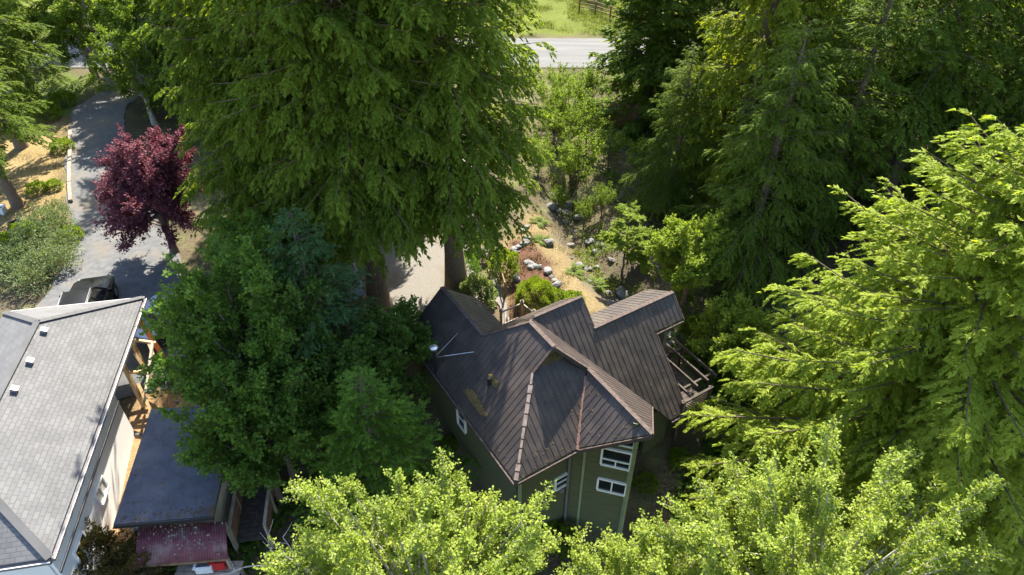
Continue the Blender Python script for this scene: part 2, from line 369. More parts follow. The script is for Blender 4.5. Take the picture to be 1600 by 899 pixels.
def uv_on(k, px, py):
    c, a_, b_ = PL[k]; p0 = H3(0, 0, c); n = np.array([*(-(a_ * D1 + b_ * D2)), 1.0]); P = on_plane(px, py, p0, n); q = P[:2] - HC
    return float(q @ D1), float(q @ D2)
V1U = (3.79 - PL['S2'][0]) / .85; VA = -1.206; U2 = (Z5 - PL['S2'][0]) / (.85 + 1.037); VD = (ZR - pz('P5', U2, 0)) / 1.062
uA, uC, uE, uN, vN, uK, uL, vL, Mu, Mv = -4.079, .651, 2.147, 2.711, 1.162, 6.225, 3.509, 3.99, 4.42, -.43
vF, b3, vJ, vH, uJ, uI, vP = 2.853, .887, 5.443, 6.954, 4.114, 1.702, -3.009
ue2, vel, ue3 = max(-1.9, min(-1.0, uv_on('S2', 860, 477)[0])), .40, max(-1.1, min(-.3, uv_on('R3', 940, 485)[0]))
def vl(u): return (PL['LL'][0] - PL['S2'][0] - .85 * u) / .82
uu_, vv_ = ue2, vl(ue2)
ROOF = {
 'P1': [(uA, VA), (V1U, VA), (uC, 0), (uE, 0), (uE, -.864), (4.44, vP), (uA, vP)],
 'P2': [(2.0, -.70), (2.0, .63), (2.65, 1.17), (Mu, Mv), (Mu, -2.99), (uE, -.864)],
 'P3': [(uN, vN), (uK, vN), (Mu, Mv)],
 'P4': [(uC, 0), (U2, VD), (uL, vL), (uK, vN), (uN, vN), (uE, 0)],
 'P5': [(U2, VD), (U2, vF), (b3, vF), (b3, vH), (uI, vH), (uI, vJ), (uJ, vJ), (uJ, 4.55), (uL, vL)],
 'S2': [(uC, 0), (V1U, VA), (uu_, vv_), (ue2, vF), (U2, vF), (U2, VD)],
 'LL': [(V1U, VA), (uA, VA), (uA, vel), (uu_ - .75, vel), (uu_, vv_)],
 'R3': [(b3, vF), (ue3, vF), (ue3, vH), (b3, vH)]}
def clip(poly, ax, lo, hi):
    def half(P, k, val, sign):
        out = []
        for i in range(len(P)):
            p, q = P[i], P[(i + 1) % len(P)]; dp, dq = sign * (p[k] - val), sign * (q[k] - val)
            if dp >= 0: out.append(p)
            if (dp > 1e-9 and dq < -1e-9) or (dp < -1e-9 and dq > 1e-9):
                t = dp / (dp - dq); out.append((p[0] + t * (q[0] - p[0]), p[1] + t * (q[1] - p[1])))
        return out
    P = half(poly, ax, lo, 1)
    return half(P, ax, hi, -1) if len(P) > 2 else P
def area(P): return .5 * sum(P[i][0] * P[(i + 1) % len(P)][1] - P[(i + 1) % len(P)][0] * P[i][1] for i in range(len(P)))
house = tag(empty('house', H3(0, 0, 0)), 'dark metal roofed olive green house with steep stepped gables in the clearing', 'house')
HO = np.array(house.location)
def hb(mb, name, mt, parent=None, smooth=False):
    mb.v = [tuple(np.array(v) - HO) for v in mb.v]; return mb.build(name, M[mt], parent or house, smooth)
PW = .235
def roof_slope(key, label=None):
    poly = ROOF[key]
    if area(poly) < 0: poly = poly[::-1]
    c, a_, b_ = PL[key]; nrm = np.array([*(-(a_ * D1 + b_ * D2)), 1.0]); nrm /= np.linalg.norm(nrm)
    T = lambda p, d=0: H3(p[0], p[1], pz(key, *p)) + nrm * d
    # (u,v,z) is left-handed seen from above when D1 x D2 points up?
    flip = (D1[0] * D2[1] - D1[1] * D2[0]) < 0
    P = poly[::-1] if flip else poly
    base = hb(MB().prism([T(p, -.03) for p in P], nrm * .09), 'roof_slope', 'roof_metal')
    if label: base['label'] = label
    ax = 0 if abs(b_) > abs(a_) else 1
    lo = min(p[ax] for p in poly); hi = max(p[ax] for p in poly); n = int((hi - lo) / PW) + 1
    for i in range(n):
        x0 = lo + i * PW; x1 = min(x0 + PW, hi)
        q = clip(P, ax, x0, x1)
        if len(q) < 3 or abs(area(q)) < .006: continue
        mb = MB().prism([T(p, .004 * random.random()) for p in q], nrm * .026)
        # standing rib along the panel's first edge
        e_ = [p for p in q if abs(p[ax] - x0) < 1e-6]
        if len(e_) >= 2:
            k = 1 - ax; e_.sort(key=lambda p: p[k]); s_, t_ = e_[0], e_[-1]
            if abs(t_[k] - s_[k]) > .08: mb.bar(T(s_, .005), T(t_, .005), .026, .022, nrm)
        hb(mb, 'roof_panel', 'roof_metal', base)
    return base
random.seed(3)
slopes = {k: roof_slope(k) for k in ROOF}
def cap(a_, b_, w=.16, name='ridge_cap', mt='ridge_metal', lift=.012):
    A_ = H3(*a_) + np.array([0, 0, lift]); B_ = H3(*b_) + np.array([0, 0, lift])
    hb(MB().bar(A_, B_, w, .045), name, mt)
cz = lambda k, u, v: (u, v, pz(k, u, v))
cap(cz('P1', uA - .03, VA), cz('P1', V1U, VA)); cap(cz('P1', V1U, VA), cz('P1', uC, 0), .12); cap((uC - .02, 0, ZR), (uE + .02, 0, ZR))
cap((U2, VD, pz('P5', U2, 0)), (U2, vF + .02, pz('P5', U2, 0)), .12); cap((b3, vF, pz('P5', b3, 0)), (b3, vH + .03, pz('P5', b3, 0)))
cap(cz('P4', uN, vN), cz('P4', uK + .02, vN), .15); cap(cz('P4', uC, .0), cz('P4', U2, VD), .10, 'rake_trim')
cap(cz('P4', uE, 0), cz('P4', uN, vN), .10, 'rake_trim'); cap((uE + .015, 0, ZR), cz('P1', uE + .015, -.864), .10, 'rake_trim')
cap(cz('P2', 2.85, 1.0), cz('P2', Mu + .04, Mv - .03), .12, 'valley_flashing', 'copper_flashing', .02)
# the lichen-covered hip trim: short overlapping pieces
hp0, hp1 = np.array(cz('P1', uE + .02, -.88)), np.array(cz('P1', 4.44, vP)); t = 0
while t < 1:
    t2 = min(1, t + random.uniform(.07, .15)); w = random.uniform(.08, .16)
    cap(hp0 + (hp1 - hp0) * t, hp0 + (hp1 - hp0) * (t2 - .012), w, 'hip_trim', 'lichen_flashing', .03); t = t2
# rake boards / gutters along the free edges
def edge(a_, b_, name='gutter', mt='ridge_metal', w=.09, h=.09, dz=-.07):
    hb(MB().bar(H3(*a_) + np.array([0, 0, dz]), H3(*b_) + np.array([0, 0, dz]), w, h), name, mt)
edge(cz('P1', uA, vP - .05), cz('P1', 4.47, vP - .05)); edge((Mu + .05, -3.03, pz('P2', Mu + .05, 0)), (Mu + .05, Mv - .02, pz('P2', Mu + .05, 0)))
edge(cz('P5', uJ + .05, 4.6), cz('P5', uJ + .05, vJ)); edge(cz('P5', uI + .05, vJ), cz('P5', uI + .05, vH))
edge(cz('S2', ue2 - .05, vv_ + .1), cz('S2', ue2 - .05, vF)); edge(cz('LL', uA, vel + .05), cz('LL', uu_ - .75, vel + .05)); edge(cz('R3', ue3 - .05, vF + .05), cz('R3', ue3 - .05, vH))
for a_, b_ in [(cz('P3', Mu + .04, Mv - .04), cz('P3', uK + .05, vN - .01)), (cz('P4', uK + .05, vN), cz('P4', uL + .04, vL + .03)),
               (cz('P1', uA - .03, VA), cz('P1', uA - .03, vP)), (cz('LL', uA - .03, VA), cz('LL', uA - .03, vel)),
               ((U2, vF + .04, pz('P5', U2, 0)), (b3, vF + .04, pz('P5', b3, 0))), ((U2, vF + .04, pz('P5', U2, 0)), cz('S2', ue2, vF + .04)),
               (cz('P5', b3, vH + .04), cz('P5', uI, vH + .04)), (cz('R3', b3, vH + .04), cz('R3', ue3, vH + .04)), (cz('P5', uI, vJ + .04), cz('P5', uJ, vJ + .04))]:
    edge(a_, b_, 'fascia', 'ridge_metal', .05, .15, -.09)
# walls: polygon points (u, v, z) standing on the slope
ZB = -4.2
def wall(pts, thick=.16, mt='olive_wall', label=None):
    P = [H3(*p) for p in pts]; nx_ = np.cross(P[1] - P[0], P[2] - P[1]); nx_ /= np.linalg.norm(nx_)
    w = hb(MB().prism(P, nx_ * thick), 'wall', mt)
    if label: w['label'] = label
    return w
dr = -.14
def wq(a_, b_, ka, kb=None, peak=None, **kw):
    kb = kb or ka; pts = [(a_[0], a_[1], ZB), (b_[0], b_[1], ZB), (b_[0], b_[1], pz(kb, *b_) + dr)]
    if peak: pts.append((peak[0], peak[1], pz(ka, *peak) + dr))
    pts.append((a_[0], a_[1], pz(ka, *a_) + dr)); return wall(pts, **kw)
W = [(-3.72, -2.64), (4.05, -2.64), (4.05, -.46), (5.68, 1.02), (3.45, 3.45), (3.70, 3.75), (3.70, 5.07), (1.38, 5.07), (1.38, 6.56), (ue3 + .35, 6.56), (ue3 + .35, 2.5), (ue2 + .35, 2.5), (ue2 + .35, vv_ + .1), (uu_ - .6, vel - .35), (-3.72, vel - .35)]
wq(W[0], W[1], 'P1'); wq(W[1], W[2], 'P2'); wq(W[2], W[3], 'P3'); wq(W[3], W[4], 'P4'); wq(W[5], W[6], 'P5'); wq(W[6], W[7], 'P5')
wq(W[7], W[8], 'P5'); wq(W[8], W[9], 'P5', 'R3', (b3, 6.56), mt='cream_wall', label='pale cream gable wall'); wq(W[9], W[10], 'R3'); wq(W[10], W[11], 'S2'); wq(W[11], W[12], 'S2'); wq(W[13], W[14], 'LL'); wq(W[14], W[0], 'LL', 'P1', (-3.72, VA))
# little gable wall under the ridge end, above the front slope
wall([(1.93, -.74, 4.05), (1.93, .60, 4.1), (1.93, .0, 4.78)], .06, 'moss')
# corner boards
for (u, v, w) in [(5.73, 1.02, .13), (4.10, -2.62, .10)]:
    zt = pz('P3', u, v) - .2 if u > 5 else pz('P2', u, v) - .2
    hb(MB().box(H3(u, v, (zt + ZB) / 2), (w, w, zt - ZB), (D1_3, D2_3, (0, 0, 1))), 'corner_board', 'green_trim')
# windows: pixel corners on a wall -> real rectangle on that wall
def window(pa, pb, corners, parts='slider', tri=False):
    A_, B_ = H3(pa[0], pa[1], 0), H3(pb[0], pb[1], 0); h = B_ - A_; h /= np.linalg.norm(h); n = np.cross(h, (0, 0, 1.)); 
    if np.dot(n, EYE - A_) < 0: n = -n
    Q = [on_plane(x, y, A_ + n * .0, n) for x, y in corners]
    s = [np.dot(q - A_, h) for q in Q]; z = [q[2] for q in Q]
    s0, s1 = (s[0] + s[3]) / 2, (s[1] + s[2]) / 2; z1, z0 = (z[0] + z[1]) / 2, (z[2] + z[3]) / 2
    if s0 > s1: s0, s1 = s1, s0
    P = lambda s_, z_, d=0: A_ + h * s_ + n * d + np.array([0, 0, z_])
    f = MB(); t = .075
    for (a_, b_) in [((s0, z0), (s1, z0)), ((s0, z1), (s1, z1))]: f.bar(P(*a_, .03), P(*b_, .03), .09, t)
    for s_ in (s0, s1): f.bar(P(s_, z0 + t / 2, .03), P(s_, z1 - t / 2, .03), t, .085, n)
    fr = hb(f, 'window', 'white_paint')
    hb(MB().box(P((s0 + s1) / 2, (z0 + z1) / 2, .012), (s1 - s0 - .04, .014, z1 - z0 - .04), (h, n, (0, 0, 1))), 'pane', 'glass', fr)
    mu = MB()
    if parts == 'slider': mu.bar(P((s0 + s1) / 2, z0 + .04, .035), P((s0 + s1) / 2, z1 - .04, .035), .05, .04, n)
    elif parts == 'hopper':
        zm = z0 + (z1 - z0) * .36; mu.bar(P(s0 + .03, zm, .035), P(s1 - .03, zm, .035), .04, .06); mu.bar(P((s0 + s1) / 2, z0 + .03, .036), P((s0 + s1) / 2, zm, .036), .05, .04, n)
    else: zm = (z0 + z1) / 2; mu.bar(P(s0 + .03, zm, .035), P(s1 - .03, zm, .035), .04, .05)
    hb(mu, 'mullion', 'white_paint', fr)
    return s0, s1, z0, z1
window(W[2], W[3], [(942.6, 699), (988, 707), (984, 732.5), (938, 725)], 'hopper')
window(W[2], W[3], [(935, 747), (979.3, 755), (976.6, 772.6), (933, 764)])
window(W[1], W[2], [(866.8, 749), (887.3, 737.4), (886.2, 754), (866.4, 766)], 'hung')
window(W[0], W[1], [(715, 634), (728, 650), (728, 678), (717, 658)], 'hung')
# trapezoid light under the sloping eave
A_, B_ = H3(*W[2], 0), H3(*W[3], 0); h_ = (B_ - A_) / np.linalg.norm(B_ - A_); n_ = np.cross(h_, (0, 0, 1.)); n_ = n_ if np.dot(n_, EYE - A_) > 0 else -n_
q = [on_plane(x, y, A_, n_) + n_ * .02 for x, y in [(966, 694), (990, 699), (992, 688.5)]]
tw = hb(MB().prism(q, -n_ * .03 if np.dot(np.cross(q[1] - q[0], q[2] - q[1]), n_) < 0 else n_ * .03), 'window', 'glass'); tw['label'] = 'small triangular window under the sloping eave'
f = MB()
for i in range(3): f.bar(q[i] + n_ * .015, q[(i + 1) % 3] + n_ * .015, .055, .055, n_)
hb(f, 'frame', 'white_paint', tw)
# trim board, downspout, wall lamp
L_ = np.linalg.norm(B_ - A_)
hb(MB().bar(A_ + h_ * .28 * L_ * .9 + n_ * .02 + np.array([0, 0, ZB]), A_ + h_ * .28 * L_ * .9 + n_ * .02 + np.array([0, 0, 2.2]), .09, .05, n_), 'trim_board', 'green_trim')
hb(MB().tube([H3(4.20, -.52, 1.75), H3(4.15, -.50, 1.5), H3(4.15, -.50, -3.5)], .05, 8), 'downspout', 'gutter_metal')
hb(MB().box(H3(4.15, -.80, -.5), (.16, .12, .18), (D1_3, D2_3, (0, 0, 1))), 'wall_lamp', 'grey_metal')
hb(MB().bar(H3(4.08, -2.1, ZB), H3(4.08, -2.1, -.9), .10, .05, D1_3), 'door_post', 'green_trim')
hb(MB().box(H3(4.06, -2.38, -2.0), (.03, .5, 2.1), (D1_3, D2_3, (0, 0, 1))), 'door', 'brown_wood')
# flue with guy rods
fu, fv = uv_on('P1', 681, 580); fz = pz('P1', fu, fv)
fl = hb(MB().tube([H3(fu, fv, fz - .2), H3(fu, fv, fz + 1.25)], .075, 12), 'flue', 'black_metal')
hb(MB().tube([H3(fu, fv, fz + 1.22), H3(fu, fv, fz + 1.30), H3(fu, fv, fz + 1.34)], [.15, .16, .05], 14), 'flue_cap', 'chrome', fl)
for (x, y) in [(715, 522), (741, 551)]:
    q = uv_on('P1', x, y); hb(MB().tube([H3(fu, fv, fz + .75), H3(q[0], q[1], pz('P1', *q) + .03)], .014, 5), 'guy_rod', 'chrome', fl)
# vent pipe with drifts of needles on the roof
q = uv_on('P1', 764, 601); hb(MB().tube([H3(*q, pz('P1', *q) - .05), H3(*q, pz('P1', *q) + .34)], .06, 10), 'vent_pipe', 'black_metal')
def drift(px_poly, key, name='needle_drift'):
    c, a_, b_ = PL[key]; nrm = np.array([*(-(a_ * D1 + b_ * D2)), 1.0]); nrm /= np.linalg.norm(nrm)
    rr = np.random.default_rng(len(px_poly) + int(px_poly[0][0])); mb = MB(); pp = np.array(px_poly, float)
    for _ in range(260):
        w_ = rr.dirichlet(np.ones(len(pp)) * .7); x, y = w_ @ pp; u, v = uv_on(key, x, y)
        o = H3(u, v, pz(key, u, v)) + nrm * (.012 + .03 * rr.random()); s_ = .05 + .05 * rr.random()
        t1 = rr.normal(size=3); t1 -= nrm * (t1 @ nrm); t1 /= np.linalg.norm(t1); t2 = np.cross(nrm, t1)
        mb.add([o + t1 * s_, o + t2 * s_ * .5, o - t1 * s_, o - t2 * s_ * .5, o + nrm * .03], [(0, 1, 4), (1, 2, 4), (2, 3, 4), (3, 0, 4)])
    o = hb(mb, name, 'moss'); o['kind'] = 'stuff'; return o
drift([(724, 610), (737, 606), (762, 650), (752, 650)], 'P1'); drift([(762, 585), (770, 587), (779, 602), (774, 605)], 'P1')
drift([(850, 556), (868, 552), (880, 558), (846, 572)], 'P2')
def litter(key, n_, seed):
    c, a_, b_ = PL[key]; nrm = np.array([*(-(a_ * D1 + b_ * D2)), 1.0]); nrm /= np.linalg.norm(nrm); rr = np.random.default_rng(seed); P = np.array(ROOF[key]); lo, hi = P.min(0), P.max(0); mb = MB(); k = 0
    while k < n_:
        u, v = lo + (hi - lo) * rr.random(2); ins = False
        for i in range(len(P)):
            (x1, y1), (x2, y2) = P[i], P[(i + 1) % len(P)]
            if (y1 > v) != (y2 > v) and u < (x2 - x1) * (v - y1) / (y2 - y1) + x1: ins = not ins
        if not ins or rr.random() > .25 + vnoise(u, v, .6, seed) ** 2: continue
        k += 1; o = H3(u, v, pz(key, u, v)) + nrm * .012; s_ = .012 + .035 * rr.random() ** 2; t1 = rr.normal(size=3); t1 -= nrm * (t1 @ nrm); t1 /= np.linalg.norm(t1); t2 = np.cross(nrm, t1)
        mb.add([o + t1 * s_ * 1.6, o + t2 * s_ * .5 + nrm * .006, o - t1 * s_ * 1.6, o - t2 * s_ * .5], [(0, 1, 2, 3)])
    o = hb(mb, 'needle_litter', 'litter_leaf'); o['kind'] = 'stuff'
for i_, (k_, n_) in enumerate([('P1', 320), ('P2', 260), ('P3', 90), ('P4', 120), ('P5', 260), ('S2', 160), ('LL', 160), ('R3', 140)]): litter(k_, n_, 40 + i_)
def HD(u, v, z): return H3(u + .06, v + .27, z)
# side deck with lattice and pergola on the right
def ZG(u, v): p = HD(u, v, 0); return gzf(p[0], p[1])
deck = tag(empty('side_deck', HD(3.6, 6.0, ZG(3.6, 6.0))), 'raised side deck with lattice rail behind the right gable', 'deck'); DO = np.array(deck.location)
def db(mb, name, mt, par=deck, org=DO): mb.v = [tuple(np.array(v) - org) for v in mb.v]; return mb.build(name, M[mt], par)
for i in range(11): db(MB().box(HD(1.5 + i * .235, 5.75, -.35), (.215, 1.7, .04), (D1_3, D2_3, (0, 0, 1))), 'deck_plank', 'dark_wood')
for (u, v) in [(1.5, 6.5), (3.9, 6.5), (3.9, 5.0)]: db(MB().bar(HD(u, v, ZG(u, v) - .3), HD(u, v, .65), .11), 'post', 'dark_wood')
db(MB().bar(HD(3.96, 4.9, .62), HD(3.96, 6.6, .62), .09, .06), 'rail', 'dark_wood'); db(MB().bar(HD(3.96, 4.9, -.25), HD(3.96, 6.6, -.25), .08, .1), 'rail', 'dark_wood')
for i in range(14):
    for sg, d_ in ((1, 0), (-1, .016)):
        v0 = 4.9 + i * .125; v1 = v0 + .8 * sg
        za, zb_ = -.22, .60
        if v1 > 6.6: zb_ = za + (6.6 - v0) / .8 * .82; v1 = 6.6
        if v1 < 4.9: zb_ = za + (v0 - 4.9) / .8 * .82; v1 = 4.9
        if abs(v1 - v0) > .08: db(MB().bar(HD(3.96 + d_, v0, za), HD(3.96 + d_, v1, zb_), .035, .014, D1_3), 'lattice_slat', 'dark_wood')
perg = tag(empty('pergola', HD(2.0, 6.6, ZG(2, 6.6))), 'weathered open timber pergola beside the right end of the house', 'pergola'); PO = np.array(perg.location)
for u in (1.5, 3.3): db(MB().bar(HD(u, 4.95, .45), HD(u, 7.3, .45), .08, .14), 'beam', 'dark_wood', perg, PO)
for v in (5.5, 6.1, 6.7, 7.2): db(MB().bar(HD(.9, v, .58), HD(3.6, v, .58), .07, .12), 'rafter', 'dark_wood', perg, PO)
for (u, v) in [(1.5, 7.2), (3.3, 7.2)]: db(MB().bar(HD(u, v, ZG(u, v) - .3), HD(u, v, .4), .1), 'post', 'dark_wood', perg, PO)

# ------------------------------------------------------------------ white house on the left
wh = tag(empty('white_house', (-16.5, 17, -1.2)), 'white walled house with grey shingle hip roof at the left edge', 'house'); WO = np.array(wh.location)
def wb(mb, name, mt, par=wh, org=WO, smooth=False): mb.v = [tuple(np.array(v) - org) for v in mb.v]; return mb.build(name, M[mt], par, smooth)
E1 = at(224, 465, 2.5); E3 = at(78, 872, 2.5); ax = (E3 - E1); WL = np.linalg.norm(ax); ax /= WL
px_ = np.array([ax[1], -ax[0], 0.]); px_ = px_ if px_[0] < 0 else -px_            # to the left
HW = 2.78; RZ = 4.0
def W3(s, t, z): return E1 + ax * s + px_ * t + np.array([0, 0, z - 2.5])         # s along right eave, t leftwards
r1, r2 = W3(HW, HW, RZ), W3(WL - HW, HW, RZ)
ev = [W3(0, 0, 2.5), W3(WL, 0, 2.5), W3(WL, 2 * HW, 2.5), W3(0, 2 * HW, 2.5)]
def wslope(P, edge_dir):
    P = [np.array(p) for p in P]; n = np.cross(P[1] - P[0], P[2] - P[1]); n /= np.linalg.norm(n)
    if n[2] < 0: P = P[::-1]; n = -n
    mb = MB().prism(P, n * .14); o = wb(mb, 'roof_slope', 'grey_shingle')
    me = o.data; uvl = me.uv_layers.new(name='UVMap'); d = np.array(edge_dir); dn = np.cross(n, d)
    for lp in me.loops:
        c = np.array(me.vertices[lp.vertex_index].co); uvl.data[lp.index].uv = (c @ d, c @ dn)
    return o
wslope([ev[0], ev[1], r2, r1], ax); wslope([ev[3], ev[0], r1], px_); wslope([ev[2], ev[3], r1, r2], ax); wslope([ev[1], ev[2], r2], px_)
for a_, b_ in [(r1, r2), (r1, ev[0]), (r1, ev[3]), (r2, ev[1]), (r2, ev[2])]:
    n = int(np.linalg.norm(b_ - a_) / .28)
    for i in range(n):
        p, q = a_ + (b_ - a_) * i / n, a_ + (b_ - a_) * ((i + 1.08) / n if i < n - 1 else 1.0)
        o = wb(MB().bar(p + (0, 0, .022), q + (0, 0, .014), .24, .03), 'ridge_shingle', 'grey_shingle')
for i, (x, y) in enumerate([(68, 519), (46, 567), (22, 611)]):
    nn = np.cross(ev[1] - ev[0], r2 - ev[1]); nn /= np.linalg.norm(nn); nn = nn if nn[2] > 0 else -nn
    p = on_plane(x, y, ev[0], nn); dn = np.cross(nn, ax)
    v_ = wb(MB().box(p + nn * .08, (.20, .20, .12), (ax, dn, nn)), 'roof_vent', 'grey_metal'); wb(MB().box(p + nn * .155, (.20, .22, .02), (ax, dn, nn)), 'vent_hood', 'grey_metal', v_)
for a_, b_ in [(ev[0], ev[1]), (ev[1], ev[2]), (ev[3], ev[0])]:
    d = (b_ - a_) / np.linalg.norm(b_ - a_); o_ = np.cross(d, (0, 0, 1.)); o_ = o_ if o_ @ (a_ - (r1 + r2) / 2) > 0 else -o_
    wb(MB().bar(a_ + o_ * .05 + (0, 0, -.14), b_ + o_ * .05 + (0, 0, -.14), .11, .12), 'gutter', 'gutter_metal'); wb(MB().bar(a_ + o_ * .11 + (0, 0, -.07), b_ + o_ * .11 + (0, 0, -.07), .02, .025), 'gutter_lip', 'white_paint')
OV = .42; zb = -2.6
cr = [W3(4.6, OV, 0), W3(WL - OV, OV, 0), W3(WL - OV, 2 * HW - OV, 0), W3(4.6, 2 * HW - OV, 0)]
for i in range(4):
    a_, b_ = cr[i], cr[(i + 1) % 4]; d = (b_ - a_) / np.linalg.norm(b_ - a_); n = np.cross(d, (0, 0, 1.)); cen = sum(cr) / 4; n = n if n @ (a_ - cen) > 0 else -n
    ins = 0.0 if i % 2 == 0 else .08
    wb(MB().box((a_ + b_) / 2 - n * .08 + (0, 0, (zb + 2.42) / 2), (np.linalg.norm(b_ - a_) - 2 * ins - (.02 if i % 2 else 0), .16, 2.42 - zb), (d, n, (0, 0, 1))), 'wall', 'white_wall')
wb(MB().box(W3(WL / 2, HW, 2.36), (WL - .1, 2 * HW - .1, .05), (ax, px_, (0, 0, 1))), 'soffit', 'white_paint')
nR = -px_; a_, b_ = cr[0], cr[1]
wb(MB().bar(a_ + nR * .02 + (0, 0, 1.02), b_ + nR * .02 + (0, 0, 1.02), .05, .10), 'belt_trim', 'gutter_metal')
def wwin(x0, y0, x1, y1, hgt, mt='tan_blind', two=True):
    p, q = on_plane(x0, y0, a_, nR), on_plane(x1, y1, a_, nR); d = ax; s0, s1 = (p - a_) @ d, (q - a_) @ d; zt = (p[2] + q[2]) / 2
    P = lambda s, z, o: a_ + d * s + nR * o + np.array([0, 0, z - a_[2]])
    f = MB().bar(P(s0, zt, .03), P(s1, zt, .03), .07, .07).bar(P(s0, zt - hgt, .05), P(s1, zt - hgt, .05), .12, .06)
    for s in (s0, s1): f.bar(P(s, zt - .035, .03), P(s, zt - hgt + .03, .03), .07, .07, nR)
    if two: f.bar(P((s0 + s1) / 2, zt - .035, .03), P((s0 + s1) / 2, zt - hgt + .03, .03), .07, .06, nR)
    fr = wb(f, 'window', 'white_paint'); wb(MB().box(P((s0 + s1) / 2, zt - hgt / 2, .014), (s1 - s0 - .05, .016, hgt - .05), (d, nR, (0, 0, 1))), 'pane', mt, fr)
wwin(158, 745, 146, 773, .62); wwin(127, 832, 113, 865, 1.0, 'glass')
# clerestory strip on the shaded near wall
a_, b_ = cr[1], cr[2]; nR = ax; px2 = px_
for i in range(3):
    P = lambda t, z, o: a_ + px_ * t + ax * o + np.array([0, 0, z - a_[2]])
    t0 = .75 + i * .72; fr = MB()
    for z in (2.0, 1.62): fr.bar(P(t0, z, .03), P(t0 + .66, z, .03), .06, .05)
    for t in (t0, t0 + .66): fr.bar(P(t, 1.64, .03), P(t, 1.98, .03), .05, .06, ax)
    fr = wb(fr, 'window', 'white_paint'); wb(MB().box(P(t0 + .33, 1.81, .014), (.62, .016, .36), (px_, ax, (0, 0, 1))), 'pane', 'glass', fr)

# shoring timbers under the open corner of the white house
def timber_set(name, label, cat, bars, mt, group=None):
    o = empty(name, bars[0][0][:2] + (gzf(*bars[0][0][:2]),)); tag(o, label, cat, group); org = np.array(o.location)
    for a_, b_, w, nm, m_ in bars: wb(MB().bar(a_, b_, w, w), nm, m_, o, org)
    return o
def W2(s, t): p = W3(s, t, 0); return (float(p[0]), float(p[1]))
def tb(s, t, z, s2, t2, z2, w, nm, m_='new_timber'): return ((*W2(s, t), z), (*W2(s2, t2), z2), w, nm, m_)
g0 = lambda s, t: gzf(*W2(s, t))
timber_set('shoring_frame', 'raw timber shoring frame propping the open corner of the white house', 'shoring', [
    tb(3.4, .25, g0(3.4, .25) - .1, 3.4, .25, 2.3, .14, 'post'), tb(1.9, .3, g0(1.9, .3) - .1, 1.9, .3, 2.3, .14, 'post'),
    tb(1.6, -.15, 1.2, 2.9, -.75, -.1, .11, 'brace', 'pale_timber'), tb(1.7, .5, 1.7, 1.75, -.5, 1.35, .10, 'cross_beam'), tb(2.9, .5, .9, 2.8, -.75, .75, .10, 'cross_beam'),
    tb(1.8, -.45, 1.5, 3.6, -.25, .5, .09, 'brace', 'pale_timber'), tb(3.3, .1, .6, 4.6, -.55, -.5, .12, 'brace'), tb(2.3, .2, 1.4, 3.3, -.6, -.2, .12, 'brace')], 'new_timber')
timber_set('orange_beam', 'thick orange painted beam leaning under the far roof corner of the white house', 'beam', [tb(.75, .25, 2.2, 1.7, -.65, -.3, .17, 'beam_arm', 'orange_paint')], 'orange_paint')

# ------------------------------------------------------------------ shed and red lean-to
sa, sb_, sd_ = at(177, 820, 1.1), at(333, 806, 1.1), at(236, 640, 1.55)
shed = tag(empty('shed', (*((sa + sb_) / 2)[:2], gzf(*((sa + sb_) / 2)[:2]))), 'cream shed with flat dark blue roof beside the white house', 'shed'); SO = np.array(shed.location)
sc_ = sb_ + (sd_ - sa)
n = np.cross(sb_ - sa, sc_ - sb_); n /= np.linalg.norm(n); n = n if n[2] > 0 else -n
rf_ = wb(MB().prism([sa, sb_, sc_, sd_], n * .12), 'roof', 'shed_roofing', shed, SO)
for i in range(6):
    f0, f1 = i / 6, min(1, (i + 1.05) / 6); lf = .004 + .003 * (i % 2)
    pq = [sa + (sd_ - sa) * f0 + n * lf, sb_ + (sc_ - sb_) * f0 + n * lf, sb_ + (sc_ - sb_) * f1 + n * lf, sa + (sd_ - sa) * f1 + n * lf]
    wb(MB().prism(pq, n * .006), 'roofing_sheet', 'shed_roofing', rf_, SO)
mb = MB(); rr = np.random.default_rng(15)
for _ in range(520):
    t, s_ = 1 - rr.random() ** 2 * .95, rr.random(); 
    if rr.random() < .35: s_ = rr.random() * .08
    p = (sa + (sb_ - sa) * t) * (1 - s_) + (sd_ + (sc_ - sd_) * t) * s_ + n * .018; d = rr.normal(size=3); d -= n * (d @ n); d /= np.linalg.norm(d); e_ = np.cross(n, d); r_ = .015 + .04 * rr.random()
    mb.add([p + d * r_, p + e_ * r_ * .6 + n * .012, p - d * r_, p - e_ * r_ * .6], [(0, 1, 2, 3)])
lt = wb(mb, 'fallen_leaves', 'litter_leaf', shed, SO); lt['kind'] = 'stuff'
sx = (sb_ - sa) / np.linalg.norm(sb_ - sa); sy = (sd_ - sa); sL = np.linalg.norm(sy); sy /= sL; sW = np.linalg.norm(sb_ - sa)
fd = np.cross(sx, (0, 0, 1.)); fd = fd if fd[1] < 0 else -fd
wb(MB().bar(sa + fd * .03 + (0, 0, -.10), sb_ + fd * .03 + (0, 0, -.10), .05, .16), 'gutter', 'black_metal', shed, SO)
q0, q1 = sa + sx * .25 + sy * .3, sb_ - sx * .25 + sy * .3
